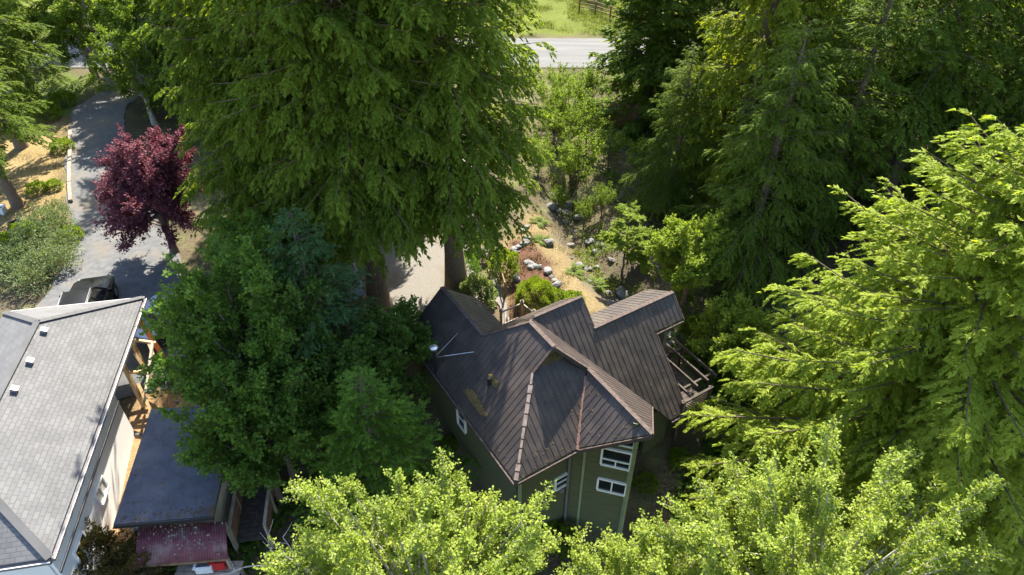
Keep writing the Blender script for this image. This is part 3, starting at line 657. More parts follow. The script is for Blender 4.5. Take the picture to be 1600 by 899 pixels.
for (a_, b_) in [(q0, q1), (q0 + sy * .16, sd_ + sx * .25 - sy * .3), (q1 + sy * .16, sc_ - sx * .25 - sy * .3), (sd_ + sx * .42 - sy * .3, sc_ - sx * .42 - sy * .3)]:
    a2, b2 = np.array(a_), np.array(b_); A0, B0 = a2 * (1, 1, 0) + (0, 0, -2.4), b2 * (1, 1, 0) + (0, 0, -2.4); a2 = a2 - (0, 0, .13); b2 = b2 - (0, 0, .13)
    nn = np.cross(B0 - A0, (0, 0, 1.)); nn /= np.linalg.norm(nn); wb(MB().prism([A0, B0, b2, a2], nn * .12), 'wall', 'cream_wall', shed, SO)
wb(MB().tube([sa + sx * .22 + (0, 0, -.15), sa + sx * .34 + fd * -.22 + (0, 0, -.5), sa + sx * .34 + fd * -.22 + (0, 0, -2.0)], .035, 7), 'downspout', 'old_wood', shed, SO)
la, lb, lc, ld = at(216, 824, .55), at(352, 815, .55), at(356, 872, .05), at(211, 884, .05)
lean = tag(empty('lean_to', (*((la + lc) / 2)[:2], gzf(*((la + lc) / 2)[:2]))), 'low lean-to with red corrugated metal roof littered with leaves', 'shelter'); LO = np.array(lean.location)
n = np.cross(lb - la, lc - lb); n = n if n[2] > 0 else -n; n /= np.linalg.norm(n)
NC = 120; V = []; 
for i in range(NC + 1):
    t = i / NC; off = n * .016 * math.cos(2 * math.pi * t * 34); V += [la + (lb - la) * t + off, ld + (lc - ld) * t + off]
o = link('corrugated_roof', npmesh('corrugated_roof', np.array(V) - LO, np.array([(2 * i, 2 * i + 1, 2 * i + 3, 2 * i + 2) for i in range(NC)]), M['red_metal'], True), lean)
sm = o.modifiers.new('thick', 'SOLIDIFY'); sm.thickness = .006
for p in (la, lb, lc, ld):
    q = p * .97 + (la + lb + lc + ld) / 4 * .03; wb(MB().bar((q[0], q[1], -2.6), (q[0], q[1], q[2] - .06), .1), 'post', 'old_wood', lean, LO)
wb(MB().bar(ld + (0, 0, -.08), lc + (0, 0, -.08), .07, .09), 'beam', 'brown_wood', lean, LO); wb(MB().bar(la + (0, 0, -.08), lb + (0, 0, -.08), .07, .09), 'beam', 'brown_wood', lean, LO)
mb = MB(); rr = np.random.default_rng(5)
for _ in range(110):
    t, s = np.clip(rr.normal(.48, .26), .02, .98), np.clip(rr.normal(.35, .25), .03, .97); p = (la + (lb - la) * t) * (1 - s) + (ld + (lc - ld) * t) * s + n * .025
    d = rr.normal(size=3); d -= n * (d @ n); d /= np.linalg.norm(d); e_ = np.cross(n, d); r_ = .015 + .035 * rr.random()
    mb.add([p + d * r_, p + e_ * r_ * .7 + n * .01, p - d * r_, p - e_ * r_ * .7], [(0, 1, 2, 3)])
lt = wb(mb, 'fallen_leaves', 'leaf_litter', lean, LO); lt['kind'] = 'stuff'
def tub(name, p, w, d, h, mt, label, cat, rim=True):
    o = empty(name, p, .1); tag(o, label, cat); t = .03; mb = MB()
    mb.box((0, 0, t / 2), (w - .06, d - .06, t))
    for s in (-1, 1): mb.box((s * (w / 2 - t / 2), 0, h / 2 + .02), (t, d, h)); mb.box((0, s * (d / 2 - t / 2), h / 2 + .02), (w - 2 * t - .002, t, h))
    mb.build('tub_body', M[mt], o)
    if rim:
        r = MB()
        for s in (-1, 1): r.box((s * (w / 2), 0, h + .03), (.07, d + .07, .03)); r.box((0, s * (d / 2), h + .028), (w - .075, .07, .03))
        r.build('rim', M[mt], o)
    MB().box((0, 0, h * .75), (w - .07, d - .07, .02)).build('contents', M['grey_metal' if mt == 'white_plastic' else mt], o)
    return o
p = at(323, 888, -.6); tub('storage_tub', tuple(p), .55, .42, .35, 'white_plastic', 'white plastic tub standing under the red lean-to', 'tub')
p = at(345, 884, -.6); tub('red_crate', tuple(p), .45, .36, .42, 'red_plastic', 'red plastic crate at the corner of the red lean-to', 'crate')
tbench = tag(empty('work_bench', tuple(at(325, 893, -.62))), 'low plank bench under the red lean-to', 'bench'); 
for i in range(4): MB().box((0, -.3 + i * .2, -.03), (2.2, .18, .05)).build('plank', M['old_wood'], tbench)
for i in (-1, 1):
    for j in (-1, 1): MB().box((i * .95, j * .28, -.55), (.09, .09, .98)).build('leg', M['old_wood'], tbench)

# ------------------------------------------------------------------ trees
def tubes_np(P, Rd, k=5):
    """P (n,m,3) curves, Rd (n,m) radii -> V,F of n tubes"""
    n, m, _ = P.shape
    d = np.gradient(P, axis=1); d /= np.linalg.norm(d, axis=2, keepdims=True) + 1e-9
    ref = np.where(np.abs(d[..., :1]) < .8, np.array([1., 0, 0]), np.array([0, 1., 0]))
    x = ref - d * (ref * d).sum(2, keepdims=True); x /= np.linalg.norm(x, axis=2, keepdims=True) + 1e-9; y = np.cross(d, x)
    t = np.arange(k) * 2 * np.pi / k
    V = P[:, :, None, :] + Rd[:, :, None, None] * (np.cos(t)[None, None, :, None] * x[:, :, None, :] + np.sin(t)[None, None, :, None] * y[:, :, None, :])
    b = (np.arange(n)[:, None, None] * m + np.arange(m - 1)[None, :, None]) * k; kk = np.arange(k)[None, None]; kn = (kk + 1) % k
    F = np.stack([b + kk, b + kn, b + k + kn, b + k + kk], 3).reshape(-1, 4)
    return V.reshape(-1, 3), F
def leaves_np(P, D, S, ln, wd, fold=.25, tipw=.5):
    """P base, D direction, S side vector (unit), lengths, widths -> folded rhombic leaves (2 triangles each, as one 4-vertex island)"""
    n = len(P); N_ = np.cross(D, S); ln = ln[:, None]; wd = wd[:, None]
    a = P; b = P + D * ln * tipw + S * wd * .5 + N_ * wd * fold; c = P + D * ln; d = P + D * ln * tipw - S * wd * .5 + N_ * wd * fold
    V = np.stack([a, b, c, d], 1).reshape(-1, 3); i = np.arange(n) * 4
    F = np.concatenate([np.stack([i, i + 2, i + 1], 1), np.stack([i, i + 3, i + 2], 1)])
    return V, F
def needles_np(P, D, S, ln, wd):
    """one pointed triangle per spray"""
    n = len(P); b = P + D * (ln * .12)[:, None]; V = np.stack([b + S * (wd * .55)[:, None], P + D * ln[:, None], b - S * (wd * .55)[:, None]], 1).reshape(-1, 3)
    i = np.arange(n) * 3; return V, np.stack([i, i + 1, i + 2], 1)
def unit(v): return v / (np.linalg.norm(v, axis=-1, keepdims=True) + 1e-9)
def perp(D, rng, upbias=1.0, roll=.6):
    """a side vector for leaves: horizontal across D, rolled at random"""
    s = np.cross(D, np.array([0, 0, 1.])) + 1e-4; s = unit(s); n = np.cross(s, D); t = rng.normal(0, roll, len(D))[:, None]
    return unit(s * np.cos(t) + n * np.sin(t))
def wood_mesh(name, parts, mt):
    Vs, Fs, n = [], [], 0
    for V_, F_ in parts: Vs.append(V_); Fs.append(F_ + n); n += len(V_)
    return npmesh(name, np.concatenate(Vs), np.concatenate(Fs), M[mt], True)
def bez(a, b, c, m):
    t = np.linspace(0, 1, m)[None, :, None]; return a[:, None] * (1 - t) ** 2 + 2 * b[:, None] * t * (1 - t) + c[:, None] * t ** 2

def conifer(seed, h, rad, cb=.12, nb=150, slope=.10, droop=.55, upturn=.25, blen=.32, bpitch=-.6, nper=9, nfr=9, flen=.30, fwid=.085, prof=.75, tr=.42, lean=(0, 0), hang=.35, core=.0, skirt=.0, bare=.15, dead=0, wig=.25, twigs=False):
    """returns (trunk mesh data, foliage mesh data) of a conifer of height h"""
    g = np.random.default_rng(seed)
    z0 = cb * h
    x = np.sort(g.random(nb)) ** 1.0; hz = z0 + (h - z0) * x
    az = np.arange(nb) * 2.39996 + g.normal(0, .35, nb)
    Lb = rad * (np.clip(1 - x, 0, 1) ** prof * (.86 + .30 * g.random(nb)) * (1 - skirt * np.exp(-x * 12))) + .22
    Lb *= 1 + wig * np.sin(az * 3 + seed) * .5 + wig * (g.random(nb) - .5)
    lx, ly = lean
    out = np.stack([np.cos(az), np.sin(az), np.zeros(nb)], 1)
    base = np.stack([lx * hz / h, ly * hz / h, hz], 1)
    sl = slope + (x - .4) * .9 * (1 if droop > .3 else .6) + g.normal(0, .08, nb)
    def bp(t):   # t (...,) per branch -> points
        zz = sl * t - droop * t ** 2 * (1 - .55 * x) + upturn * t ** 3
        return zz
    # wood
    m = 5; tt = np.linspace(0, 1, m)[None]; zz = sl[:, None] * tt - droop * (1 - .55 * x)[:, None] * tt ** 2 + upturn * tt ** 3
    Pb = base[:, None] + out[:, None] * (Lb[:, None] * tt)[..., None] + np.array([0, 0, 1.]) * (Lb[:, None] * zz)[..., None]
    rb = (.012 + .011 * Lb)[:, None] * (1 - .85 * tt)
    th = np.linspace(-.04, 1, 14); trz = th * h
    Pt = np.stack([lx * th, ly * th, trz], 1)[None] + np.concatenate([g.normal(0, .03, (14, 2)), np.zeros((14, 1))], 1)[None]
    rt = tr * (np.clip(1 - th, 0, 1) ** .8 * .95 + .03) * (1 + .55 * np.exp(-np.clip(th, 0, 1) * 28))
    wood = [tubes_np(Pt, rt[None], 12), tubes_np(Pb, rb, 3)]
    if dead:
        dz = z0 * g.uniform(.4, 1.6, dead) + h * .05; da = g.random(dead) * 6.28; dl = g.uniform(.5, 1.6, dead) * rad * .3
        o2 = np.stack([np.cos(da), np.sin(da), np.zeros(dead)], 1); b0 = np.stack([lx * dz / h, ly * dz / h, dz], 1)
        wood.append(tubes_np(np.stack([b0, b0 + o2 * dl[:, None] * .5 + [0, 0, .05], b0 + o2 * dl[:, None] - np.array([0, 0, .25]) * dl[:, None]], 1), np.stack([dl * .018 + .008, dl * .012 + .006, dl * 0 + .004], 1), 4))
    # branchlets: two sides
    cnt = np.maximum(4, (nper * 2 * Lb / (rad * .7)).astype(int)); idx = np.repeat(np.arange(nb), cnt); n = len(idx)
    t = bare + (1 - bare) * g.random(n) ** .8; side = np.where(g.random(n) < .5, -1., 1.)
    zz = sl[idx] * t - droop * (1 - .55 * x[idx]) * t ** 2 + upturn * t ** 3
    p0 = base[idx] + out[idx] * (Lb[idx] * t)[:, None] + np.array([0, 0, 1.]) * (Lb[idx] * zz)[:, None]
    tan = np.stack([-out[idx, 1], out[idx, 0], np.zeros(n)], 1) * side[:, None]
    an = g.normal(.85, .25, n) * (1 - .55 * t ** 3)
    dz_ = sl[idx] - 2 * droop * (1 - .55 * x[idx]) * t + 3 * upturn * t ** 2
    dirb = unit(out[idx] * np.cos(an)[:, None] + tan * np.sin(an)[:, None] + np.array([0, 0, 1.]) * (dz_ * .5 + bpitch + g.normal(0, .18, n))[:, None])
    lb = (blen * Lb[idx] * (1 - .62 * t) + .18) * g.uniform(.7, 1.25, n)
    if twigs: wood.append(tubes_np(np.stack([p0, p0 + dirb * lb[:, None] - np.array([0, 0, 1.]) * (hang * lb * .6)[:, None]], 1), np.stack([.005 + .006 * lb, .003 + 0 * lb], 1), 3))
    # fronds
    c2 = np.maximum(3, (nfr * lb / (.32 * rad * .5)).astype(int)); i2 = np.repeat(np.arange(n), c2); k = len(i2)
    s = g.random(k) ** .75; pf = p0[i2] + dirb[i2] * (lb[i2] * s)[:, None] - np.array([0, 0, 1.]) * (hang * lb[i2] * s * s * .7)[:, None]
    d0 = dirb[i2] - np.array([0, 0, 1.]) * (hang * s)[:, None]
    sd = unit(np.cross(dirb[i2], np.array([0, 0, 1.])) + 1e-4); sg = np.where(g.random(k) < .5, -1., 1.)
    dF = unit(d0 + sd * (sg * g.uniform(.2, 1.0, k))[:, None] + g.normal(0, .16, (k, 3)))
    S = perp(dF, g, roll=.5)
    ln = flen * g.uniform(.6, 1.25, k); wd = fwid * g.uniform(.7, 1.35, k)
    V, F = needles_np(pf, dF, S, ln, wd * 1.15)
    return wood, (V, F)

def broadleaf(seed, h, crown, nl=34, ntw=22, nlv=30, leaf=.085, lw=.6, tr=.16, cz=None, trunk_top=.55, twig=.75, spread=.5, droop=.0, inner=.35, lobes=None, bend=.25):
    """crown=(rx,ry,rz) ellipsoid about height cz; limbs -> twigs -> leaves"""
    g = np.random.default_rng(seed); rx, ry, rz = crown; cz = h - rz if cz is None else cz
    # limb tips, jittered spiral over the ellipsoid, some inside
    i = np.arange(nl) + .5; ph = np.arccos(1 - 1.55 * i / nl); th_ = np.pi * (1 + 5 ** .5) * i + g.normal(0, .4, nl)
    rr = g.uniform(.55, 1.0, nl) ** .6
    tip = np.stack([rx * np.cos(th_) * np.sin(ph), ry * np.sin(th_) * np.sin(ph), rz * np.cos(ph)], 1) * rr[:, None] * (1 + g.normal(0, .13, (nl, 1)))
    if lobes:
        L_ = np.array(lobes); j = g.integers(0, len(L_), nl); tip = tip * L_[j, 3:4] + L_[j, :3]
    tip = tip + [0, 0, cz]
    zt = h * trunk_top
    f = g.uniform(.35, 1.0, nl); st = np.stack([g.normal(0, .05, nl), g.normal(0, .05, nl), zt * f], 1)
    mid = (st + tip) / 2 + np.array([0, 0, 1.]) * (bend * np.linalg.norm(tip - st, axis=1) * .4)[:, None] + g.normal(0, .12 * rx, (nl, 3)) * .6
    m = 8; Pl = bez(st, mid, tip, m); ll = np.linalg.norm(tip - st, axis=1)
    tt = np.linspace(0, 1, m)[None]; Rl = (tr * .42 * (.5 + .5 * ll / ll.max()))[:, None] * (1 - .88 * tt) + .006
    th = np.linspace(-.06, 1, 8)
    Pt = np.stack([np.sin(th * 4 + seed) * .06 * rx * th, np.cos(th * 3 + seed) * .06 * rx * th, th * (zt + .3)], 1)[None]
    wood = [tubes_np(Pt, (tr * (1.15 - .75 * th) * (1 + .6 * np.exp(-np.clip(th, 0, 1) * 14)))[None], 10), tubes_np(Pl, Rl, 5)]
    # twigs
    n = nl * ntw; idx = np.repeat(np.arange(nl), ntw); t = inner + (1 - inner) * g.random(n) ** .7
    a, b, c = st[idx], mid[idx], tip[idx]; t1 = t[:, None]
    p0 = a * (1 - t1) ** 2 + 2 * b * t1 * (1 - t1) + c * t1 ** 2
    ld = unit(2 * (1 - t1) * (b - a) + 2 * t1 * (c - b))
    outd = unit((p0 - [0, 0, cz]) / np.array([rx, ry, rz]))
    dt = unit(ld * .5 + outd * spread + g.normal(0, .55, (n, 3)) + np.array([0, 0, .25 - droop]))
    lt = twig * g.uniform(.45, 1.25, n)
    e1 = p0 + dt * lt[:, None]; q1 = unit(dt + g.normal(0, .35, (n, 3)) + np.array([0, 0, -.25 * droop]))
    pm = p0 + dt * lt[:, None] * .5; e1 = pm + q1 * lt[:, None] * .5
    wood.append(tubes_np(np.stack([p0, pm, e1], 1), np.stack([.005 + .008 * lt, .004 + .005 * lt, .003 + 0 * lt], 1), 3))
    # leaves along twigs
    k = n * nlv; i2 = np.repeat(np.arange(n), nlv); s = (g.random(k) ** .7)[:, None]
    pf = np.where(s < .5, p0[i2] + (pm - p0)[i2] * s * 2, pm[i2] + (e1 - pm)[i2] * (s * 2 - 1)) + g.normal(0, .02 + .35 * leaf, (k, 3))
    td = np.where(s < .5, dt[i2], q1[i2])
    dF = unit(td * .6 + g.normal(0, .65, (k, 3)) + np.array([0, 0, -.12]))
    S = perp(dF, g, roll=.55); ln = leaf * g.uniform(.65, 1.3, k)
    V, F = leaves_np(pf, dF, S, ln, ln * lw, .16, .5)
    return wood, (V, F)

PROTO = {}
def plant(name, data, barkm, leafm, loc, label, cat='tree', group=None, rz=0., sc_=1.0, sz=None, key=None, crown_name='crown', trunk_name='trunk'):
    """a tree: Empty at its foot > trunk, crown"""
    if key and key in PROTO: w, c = PROTO[key]
    else:
        wood, (V, F) = data() if callable(data) else data
        w = wood_mesh(name + '_' + trunk_name, wood, barkm); c = npmesh(name + '_' + crown_name, V, F, M[leafm])
        if key: PROTO[key] = (w, c)
    loc = (loc[0], loc[1], gzf(loc[0], loc[1]) - .04 if len(loc) < 3 else loc[2])
    o = empty(name, loc, rz); o.scale = (sc_, sc_, sz or sc_); tag(o, label, cat, group)
    link(trunk_name, w, o); link(crown_name, c, o)
    return o
CED = dict(nb=360, slope=.08, droop=.42, upturn=.20, blen=.27, bpitch=-.38, nper=13, nfr=14, flen=.205, fwid=.078, prof=.36, tr=.5, hang=.65, cb=.27, dead=14, skirt=.5, bare=.22)
ced = [lambda: conifer(11, 20, 4.0, **{**CED, 'cb': .31}), lambda: conifer(12, 20, 4.2, **{**CED, 'cb': .305}), lambda: conifer(13, 19, 3.3, **{**CED, 'cb': .14})]
FIR = dict(nb=170, slope=.05, droop=.38, upturn=.18, blen=.34, bpitch=-.25, nper=13, nfr=15, flen=.20, fwid=.075, prof=.62, tr=.36, hang=.22, cb=.18, dead=16, wig=.5)
fir = [lambda: conifer(21, 20, 4.0, **FIR), lambda: conifer(22, 20, 3.7, **{**FIR, 'cb': .3}), lambda: conifer(23, 19, 4.2, **{**FIR, 'droop': .5, 'hang': .5})]
GC = 'tall red cedars between the driveway and the parking pad'
plant('cedar_tree', ced[0], 'cedar_bark', 'cedar_leaf', (-6.3, 25.0), 'tall cedar with bare leaning trunk standing left of the gravel pad', group=GC, rz=.3, sc_=1.0, key='ced0')
plant('cedar_tree', ced[1], 'cedar_bark', 'cedar_leaf', (-2.75, 26.3), 'tall cedar with thick pale trunk right behind the house roof', group=GC, rz=2.1, sc_=1.0, key='ced1')
plant('cedar_tree', ced[2], 'cedar_bark', 'cedar_leaf', (-10.5, 27.2), 'leftmost tall cedar, next to the purple plum tree', group=GC, rz=1.2, sc_=.95, key='ced2')
plant('cedar_tree', None, 'cedar_bark', 'cedar_leaf', (-8.6, 32.5), 'tall cedar standing behind the leftmost one', group=GC, rz=4.0, sc_=.98, key='ced0')
plant('cedar_tree', None, 'cedar_bark', 'cedar_leaf', (-8.2, 37.0), 'tall cedar at the back of the middle of the cedar group', group=GC, rz=5.0, sc_=1.05, key='ced2')
plant('cedar_tree', None, 'cedar_bark', 'cedar_leaf', (-6.6, 44.0), 'cedar at the far back of the group, nearest the road', group=GC, rz=.6, sc_=.9, key='ced1')
plant('cedar_tree', None, 'cedar_bark', 'cedar_leaf', (-12.6, 33.0), 'shorter cedar in the back left of the group above the plum tree', group=GC, rz=3.1, sc_=.62, key='ced1')
GW = 'conifers of the wood on the right'
def fr_(x, y): return (x, y)
plant('cypress_tree', lambda: conifer(31, 17, 3.5, **{**CED, 'prof': .6, 'droop': .3, 'slope': .2, 'cb': .03, 'nb': 300, 'flen': .34, 'fwid': .14, 'nper': 9, 'nfr': 9, 'hang': .35, 'bpitch': -.2, 'bare': .1, 'skirt': 0}), 'bark', 'fir_leaf', (9.3, 45.5), 'dense dark conical conifer beside the road opening', sc_=1.0)
plant('cedar_tree', lambda: conifer(32, 20, 3.4, **{**CED, 'prof': .5, 'cb': .04, 'nb': 300, 'nper': 11, 'nfr': 11, 'flen': .25, 'fwid': .095}), 'bark', 'cedar_yellow_leaf', (12.2, 33.5), 'yellow-green cedar at the left edge of the right-hand wood', group=GW, key='yced', sc_=1.0)
plant('cedar_tree', None, 'bark', 'cedar_yellow_leaf', (15.2, 38.5), 'yellow-green cedar set back behind the front row of the wood', group=GW, key='yced', rz=2.2, sc_=.95)
plant('fir_tree', fir[2], 'bark', 'fir_leaf', (11.4, 27.0), 'dark drooping fir just right of the creek, in shade', group=GW, key='fir2', sc_=.68, rz=1)
plant('fir_tree', fir[0], 'bark', 'fir_leaf', (15.6, 29.6), 'dark fir behind the shaded hollow right of the house', group=GW, key='fir0', sc_=.74)
plant('fir_tree', fir[1], 'bark', 'fir_leaf', (19.8, 31.5), 'thin fir with visible grey trunk in the middle of the wood', group=GW, key='fir1', sc_=1.0)
plant('fir_tree', None, 'bark', 'fir_leaf', (24.2, 31.0), 'fir in front of the far right edge of the wood', group=GW, key='fir0', rz=2, sc_=.92)
plant('fir_tree', None, 'bark', 'fir_leaf', (20.5, 39.0), 'fir deep in the middle of the wood, top out of view', group=GW, key='fir2', rz=3, sc_=1.0)
plant('fir_tree', None, 'bark', 'fir_leaf', (27.0, 38.5), 'fir at the back of the wood near the right edge', group=GW, key='fir1', rz=4, sc_=1.05)
plant('fir_tree', None, 'bark', 'fir_leaf', (32.5, 37.0), 'outermost fir at the upper right corner of the wood', group=GW, key='fir0', rz=5, sc_=1.0)
plant('fir_tree', None, 'bark', 'fir_leaf', (16.5, 46.5), 'fir at the far back of the wood near the road', group=GW, key='fir1', rz=1.4, sc_=.9)
plant('fir_tree', None, 'bark', 'fir_leaf', (24.0, 48.0), 'distant fir near the road in the upper right', group=GW, key='fir2', rz=.5, sc_=.95)
plant('fir_tree', None, 'bark', 'fir_leaf', (34.0, 47.5), 'farthest fir in the upper right corner', group=GW, key='fir0', rz=.5, sc_=1.0)
MAP = dict(nl=40, ntw=22, nlv=26, leaf=.15, lw=.75, tr=.2, twig=.8)
mid_t = lambda: broadleaf(41, 9, (3.4, 3.2, 3.6), **MAP)
plant('alder_tree', mid_t, 'pale_bark', 'mid_leaf', (17.2, 33.8), 'light green leafy tree glimpsed between the firs of the wood', 'tree', GW, key='mid', sc_=1.05)
plant('alder_tree', None, 'pale_bark', 'mid_leaf', (22.8, 26.6), 'leafy tree at the right edge in front of the firs', 'tree', GW, key='mid', rz=1.8, sc_=.85)
plant('alder_tree', None, 'pale_bark', 'mid_leaf', (26.5, 34.5), 'light green leafy tree between firs near the right edge', 'tree', GW, key='mid', rz=3.8, sc_=1.0)
plant('alder_tree', None, 'pale_bark', 'mid_leaf', (18.3, 24.6), 'small leafy tree under the wood behind the big lit cedar', 'tree', GW, key='mid', rz=5.1, sc_=.62)
# right foreground: a big sunlit cedar and leafy trees
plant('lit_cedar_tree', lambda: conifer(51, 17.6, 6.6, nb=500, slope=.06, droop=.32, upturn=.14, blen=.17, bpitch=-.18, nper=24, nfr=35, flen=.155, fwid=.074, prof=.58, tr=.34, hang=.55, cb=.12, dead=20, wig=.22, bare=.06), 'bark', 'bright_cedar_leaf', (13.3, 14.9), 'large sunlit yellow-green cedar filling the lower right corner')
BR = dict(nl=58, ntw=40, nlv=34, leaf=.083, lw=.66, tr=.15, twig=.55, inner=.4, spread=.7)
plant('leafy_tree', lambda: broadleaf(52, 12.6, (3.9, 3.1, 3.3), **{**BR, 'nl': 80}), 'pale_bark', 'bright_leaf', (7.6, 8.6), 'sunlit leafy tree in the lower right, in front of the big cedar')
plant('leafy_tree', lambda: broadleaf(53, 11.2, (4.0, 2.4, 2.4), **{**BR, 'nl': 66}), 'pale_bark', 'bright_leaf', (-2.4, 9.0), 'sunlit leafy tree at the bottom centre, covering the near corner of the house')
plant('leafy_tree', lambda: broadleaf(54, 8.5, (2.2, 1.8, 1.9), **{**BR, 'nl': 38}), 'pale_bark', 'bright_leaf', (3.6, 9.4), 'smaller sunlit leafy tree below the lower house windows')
# left middle, mostly in the shade of the cedars
plant('maple_tree', lambda: broadleaf(61, 10.0, (2.9, 3.0, 4.5), nl=84, ntw=28, nlv=28, leaf=.125, lw=.8, tr=.2, twig=.75), 'bark', 'maple_leaf', (-9.5, 18.2), 'broad green leafy tree overhanging the blue roofed shed')
plant('maple_tree', lambda: broadleaf(62, 7.4, (2.0, 2.0, 2.9), nl=40, ntw=22, nlv=26, leaf=.14, lw=.8, tr=.16, twig=.7), 'bark', 'maple_leaf', (-9.9, 22.6), 'leafy tree with bright top beside the blue car')
plant('spruce_tree', lambda: conifer(63, 9.6, 2.7, nb=130, slope=.05, droop=.30, upturn=.22, blen=.36, bpitch=-.25, nper=12, nfr=10, flen=.18, fwid=.055, prof=.8, tr=.18, hang=.4, cb=.1), 'bark', 'spruce_leaf', (-7.6, 20.0), 'blue-green spruce with a thin spire, left of the house')
plant('young_fir_tree', lambda: conifer(64, 8.4, 2.9, nb=120, slope=.12, droop=.15, upturn=.12, blen=.38, bpitch=-.05, nper=12, nfr=12, flen=.15, fwid=.06, prof=.85, tr=.13, hang=.1, cb=.06), 'bark', 'young_fir_leaf', (-4.9, 15.4), 'young fir with bright green tips in front of the spruce')
plant('maple_tree', lambda: broadleaf(65, 5.6, (1.5, 1.6, 2.2), nl=30, ntw=18, nlv=24, leaf=.12, lw=.8, tr=.1, twig=.6), 'bark', 'maple_leaf', (-4.6, 20.2), 'dark leafy tree against the left gable of the house', key='darkm')
plant('maple_tree', None, 'bark', 'dark_shrub_leaf', (-6.0, 18.2), 'dark leafy tree between the spruce and the young fir', key='darkm', rz=2, sc_=1.15)
plant('maple_tree', None, 'bark', 'dark_shrub_leaf', (-8.6, 16.4), 'dark leafy tree beside the wooden walkway', key='darkm', rz=4, sc_=1.1)
# purple plum
plant('plum_tree', lambda: broadleaf(71, 7.6, (2.7, 2.4, 2.9), nl=92, ntw=22, nlv=26, leaf=.12, lw=.65, tr=.17, twig=.6, cz=3.9, lobes=[(.4, .4, .8, .82), (-.5, -.7, -1.0, .85)]), 'bark', 'purple_leaf', (-17.8, 29.6), 'purple leaved plum tree beside the driveway')
# left background
plant('fir_tree', None, 'bark', 'fir_leaf', tuple(ground_at(34, 230)[:2]), 'fir whose trunk stands on the dry bank near the left edge', key='fir1', rz=1.0, sc_=.9)
plant('fir_tree', None, 'bark', 'fir_leaf', tuple(ground_at(28, 322)[:2]), 'fir with a slim bare trunk on the dry bank at the left edge', key='fir1', rz=2.0, sc_=.75)
plant('alder_tree', None, 'pale_bark', 'mid_leaf', (-26.0, 50.3), 'airy green tree over the far end of the driveway', key='mid', rz=.4, sc_=1.15)
plant('fir_tree', None, 'bark', 'young_fir_leaf', (-21.8, 46.5), 'sunlit fir between the driveway and the cedars, upper left', key='fir0', rz=.9, sc_=.8)
plant('alder_tree', None, 'pale_bark', 'mid_leaf', (-17.0, 41.0), 'bright leafy tree behind the plum tree', key='mid', rz=2.4, sc_=.72)
plant('fir_tree', None, 'bark', 'fir_leaf', (-17.5, 49.0), 'dark fir at the back left behind the cedars', key='fir2', rz=2.9, sc_=.95)
plant('fir_tree', None, 'bark', 'fir_leaf', (-38.0, 51.5), 'dark fir in the upper left corner', key='fir2', rz=.2, sc_=.8)
plant('alder_tree', None, 'pale_bark', 'mid_leaf', (-30.5, 50.5), 'airy tree left of the far end of the driveway', key='mid', rz=3.0, sc_=1.0)
plant('fir_tree', None, 'bark', 'young_fir_leaf', (-25.5, 53.0), 'fir close to the road at the far end of the driveway', key='fir2', rz=3.0, sc_=.75)
plant('alder_tree', None, 'pale_bark', 'mid_leaf', (-25.0, 48.0), 'leafy tree right of the driveway, half way to the road', key='mid', rz=4.4, sc_=.95)
plant('fir_tree', None, 'bark', 'fir_leaf', (-13.0, 45.0), 'dark fir behind the leftmost cedars', key='fir0', rz=2.0, sc_=.95)
plant('fir_tree', None, 'bark', 'fir_leaf', (-8.0, 49.5), 'dark fir near the road behind the cedars', key='fir1', rz=1.0, sc_=1.0)
plant('fir_tree', None, 'bark', 'fir_leaf', (10.0, 84.0), 'fir beyond the road whose shadow lies on the meadow', key='fir0', rz=1.0, sc_=.85)

